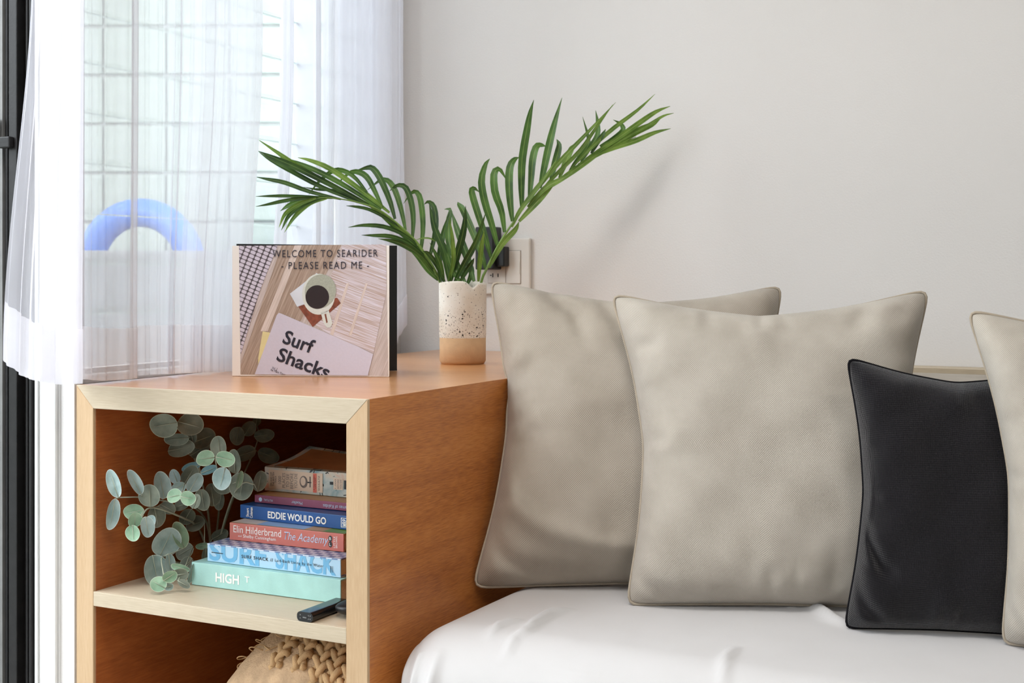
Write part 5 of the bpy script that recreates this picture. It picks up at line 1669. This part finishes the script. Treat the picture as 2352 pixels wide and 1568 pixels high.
for a_ in [
    (215, 632, 118, 52, 108, 0.045, 'b', 'A'), (203, 868, 128, 52, 80, 0.045, 'b', 'A'),
    (385, 622, 112, 45, 118, 0.075, 'b', 'A2'), (598, 645, 112, 66, 102, 0.10, 'b', 'A3'), (502, 728, 90, 84, 95, 0.07, 'd', 'D0'),
    (552, 892, 86, 72, 100, 0.09, 'd', 'D0'), (642, 825, 66, 50, 150, 0.12, 'd', 'D2'),
    (696, 728, 60, 56, 10, 0.06, 'g', 'B'), (806, 742, 62, 58, 170, 0.06, 'g', 'B'), (868, 772, 60, 42, 70, 0.10, 'd', 'B'),
    (858, 622, 84, 60, 60, 0.11, 'b', 'A5'), (706, 575, 62, 42, 110, 0.13, 'b', 'A3'), (735, 655, 58, 46, 30, 0.12, 'b', 'B'), (820, 560, 84, 66, 60, 0.14, 'd', 'A5'),
    (925, 755, 88, 62, 100, 0.16, 'd', 'A5'), (1002, 722, 92, 64, 100, 0.19, 'd', 'A6'), (1062, 770, 70, 42, 80, 0.22, 'd', 'A6'), (760, 800, 66, 44, 20, 0.14, 'd', 'B'),
    (378, 852, 84, 66, 10, 0.05, 'g', 'D'), (382, 922, 60, 56, 90, 0.030, 'g', 'D'), (368, 1022, 66, 56, 95, 0.025, 'g', 'D1'), (480, 972, 84, 56, 100, 0.04, 'b', 'D'), (505, 940, 60, 44, 60, 0.06, 'b', 'D'),
    (950, 428, 74, 64, 5, 0.10, 'g', 'C'), (1105, 428, 78, 64, 170, 0.10, 'g', 'C'), (1056, 338, 88, 64, 95, 0.14, 'd', 'C'), (1084, 585, 92, 76, 75, 0.13, 'b', 'C3'),
    (838, 497, 82, 34, 15, 0.15, 't', 'C2'), (975, 522, 72, 34, 20, 0.14, 't', 'C2'), (1180, 455, 98, 56, 95, 0.18, 'd', 'C3'), (1216, 600, 74, 26, 75, 0.15, 'g', 'G'),
    (1240, 645, 112, 98, 80, 0.20, 'd', 'G'), (1380, 612, 84, 54, 80, 0.20, 'd', 'G2'), (1090, 640, 80, 70, 10, 0.19, 'd', 'G'),
    (632, 1100, 124, 108, 65, 0.10, 'b', 'E'), (742, 1045, 112, 60, 110, 0.12, 'g', 'E'), (545, 1318, 126, 96, 100, 0.085, 'b', 'E'), (660, 1262, 76, 40, 95, 0.09, 'b', 'E'),
    (785, 1172, 78, 64, 30, 0.15, 'd', 'F2'), (572, 1436, 66, 62, 150, 0.035, 'g', 'F'), (660, 1372, 62, 48, 35, 0.035, 'g', 'F'), (745, 1355, 64, 50, 10, 0.07, 'd', 'F2'),
    (750, 1302, 78, 32, 165, 0.09, 'g', 'F2'), (832, 1352, 84, 26, 75, 0.10, 'b', 'F2'), (772, 1432, 56, 30, 150, 0.06, 'd', 'F2'), (650, 1450, 40, 34, 10, 0.05, 'b', 'F'), (800, 1270, 64, 50, 40, 0.14, 'd', 'F2'),
    (928, 1125, 58, 28, 10, 0.18, 'g', 'H'), (945, 1195, 56, 30, 80, 0.18, 'd', 'H'),
    (618, 158, 112, 98, 10, 0.13, 'd', 'T'), (822, 158, 106, 92, 165, 0.14, 'd', 'T'), (720, 270, 100, 50, 5, 0.17, 'd', 'T2'), (930, 270, 100, 80, 20, 0.2, 'd', 'T2'),
    (750, 350, 110, 70, 10, 0.2, 'd', 'T3'), (900, 360, 90, 60, 30, 0.22, 'd', 'T3'), (840, 250, 60, 40, 100, 0.17, 'd', 'T2'),
    (1205, 245, 74, 60, 80, 0.38, 'd', 'K'), (1290, 190, 66, 56, 60, 0.38, 'd', 'K'), (1415, 240, 82, 54, 10, 0.36, 'd', 'K'), (1355, 130, 40, 34, 80, 0.38, 'd', 'K'),
    (1270, 390, 90, 60, 20, 0.38, 'd', 'K2'), (1450, 400, 90, 60, 160, 0.38, 'd', 'K2'), (800, 890, 70, 60, 60, 0.2, 'd', 'A6'), (870, 950, 80, 60, 20, 0.22, 'd', 'H'), (1060, 1040, 70, 50, 30, 0.24, 'd', 'H')]:
    euc_leaf(*a_)
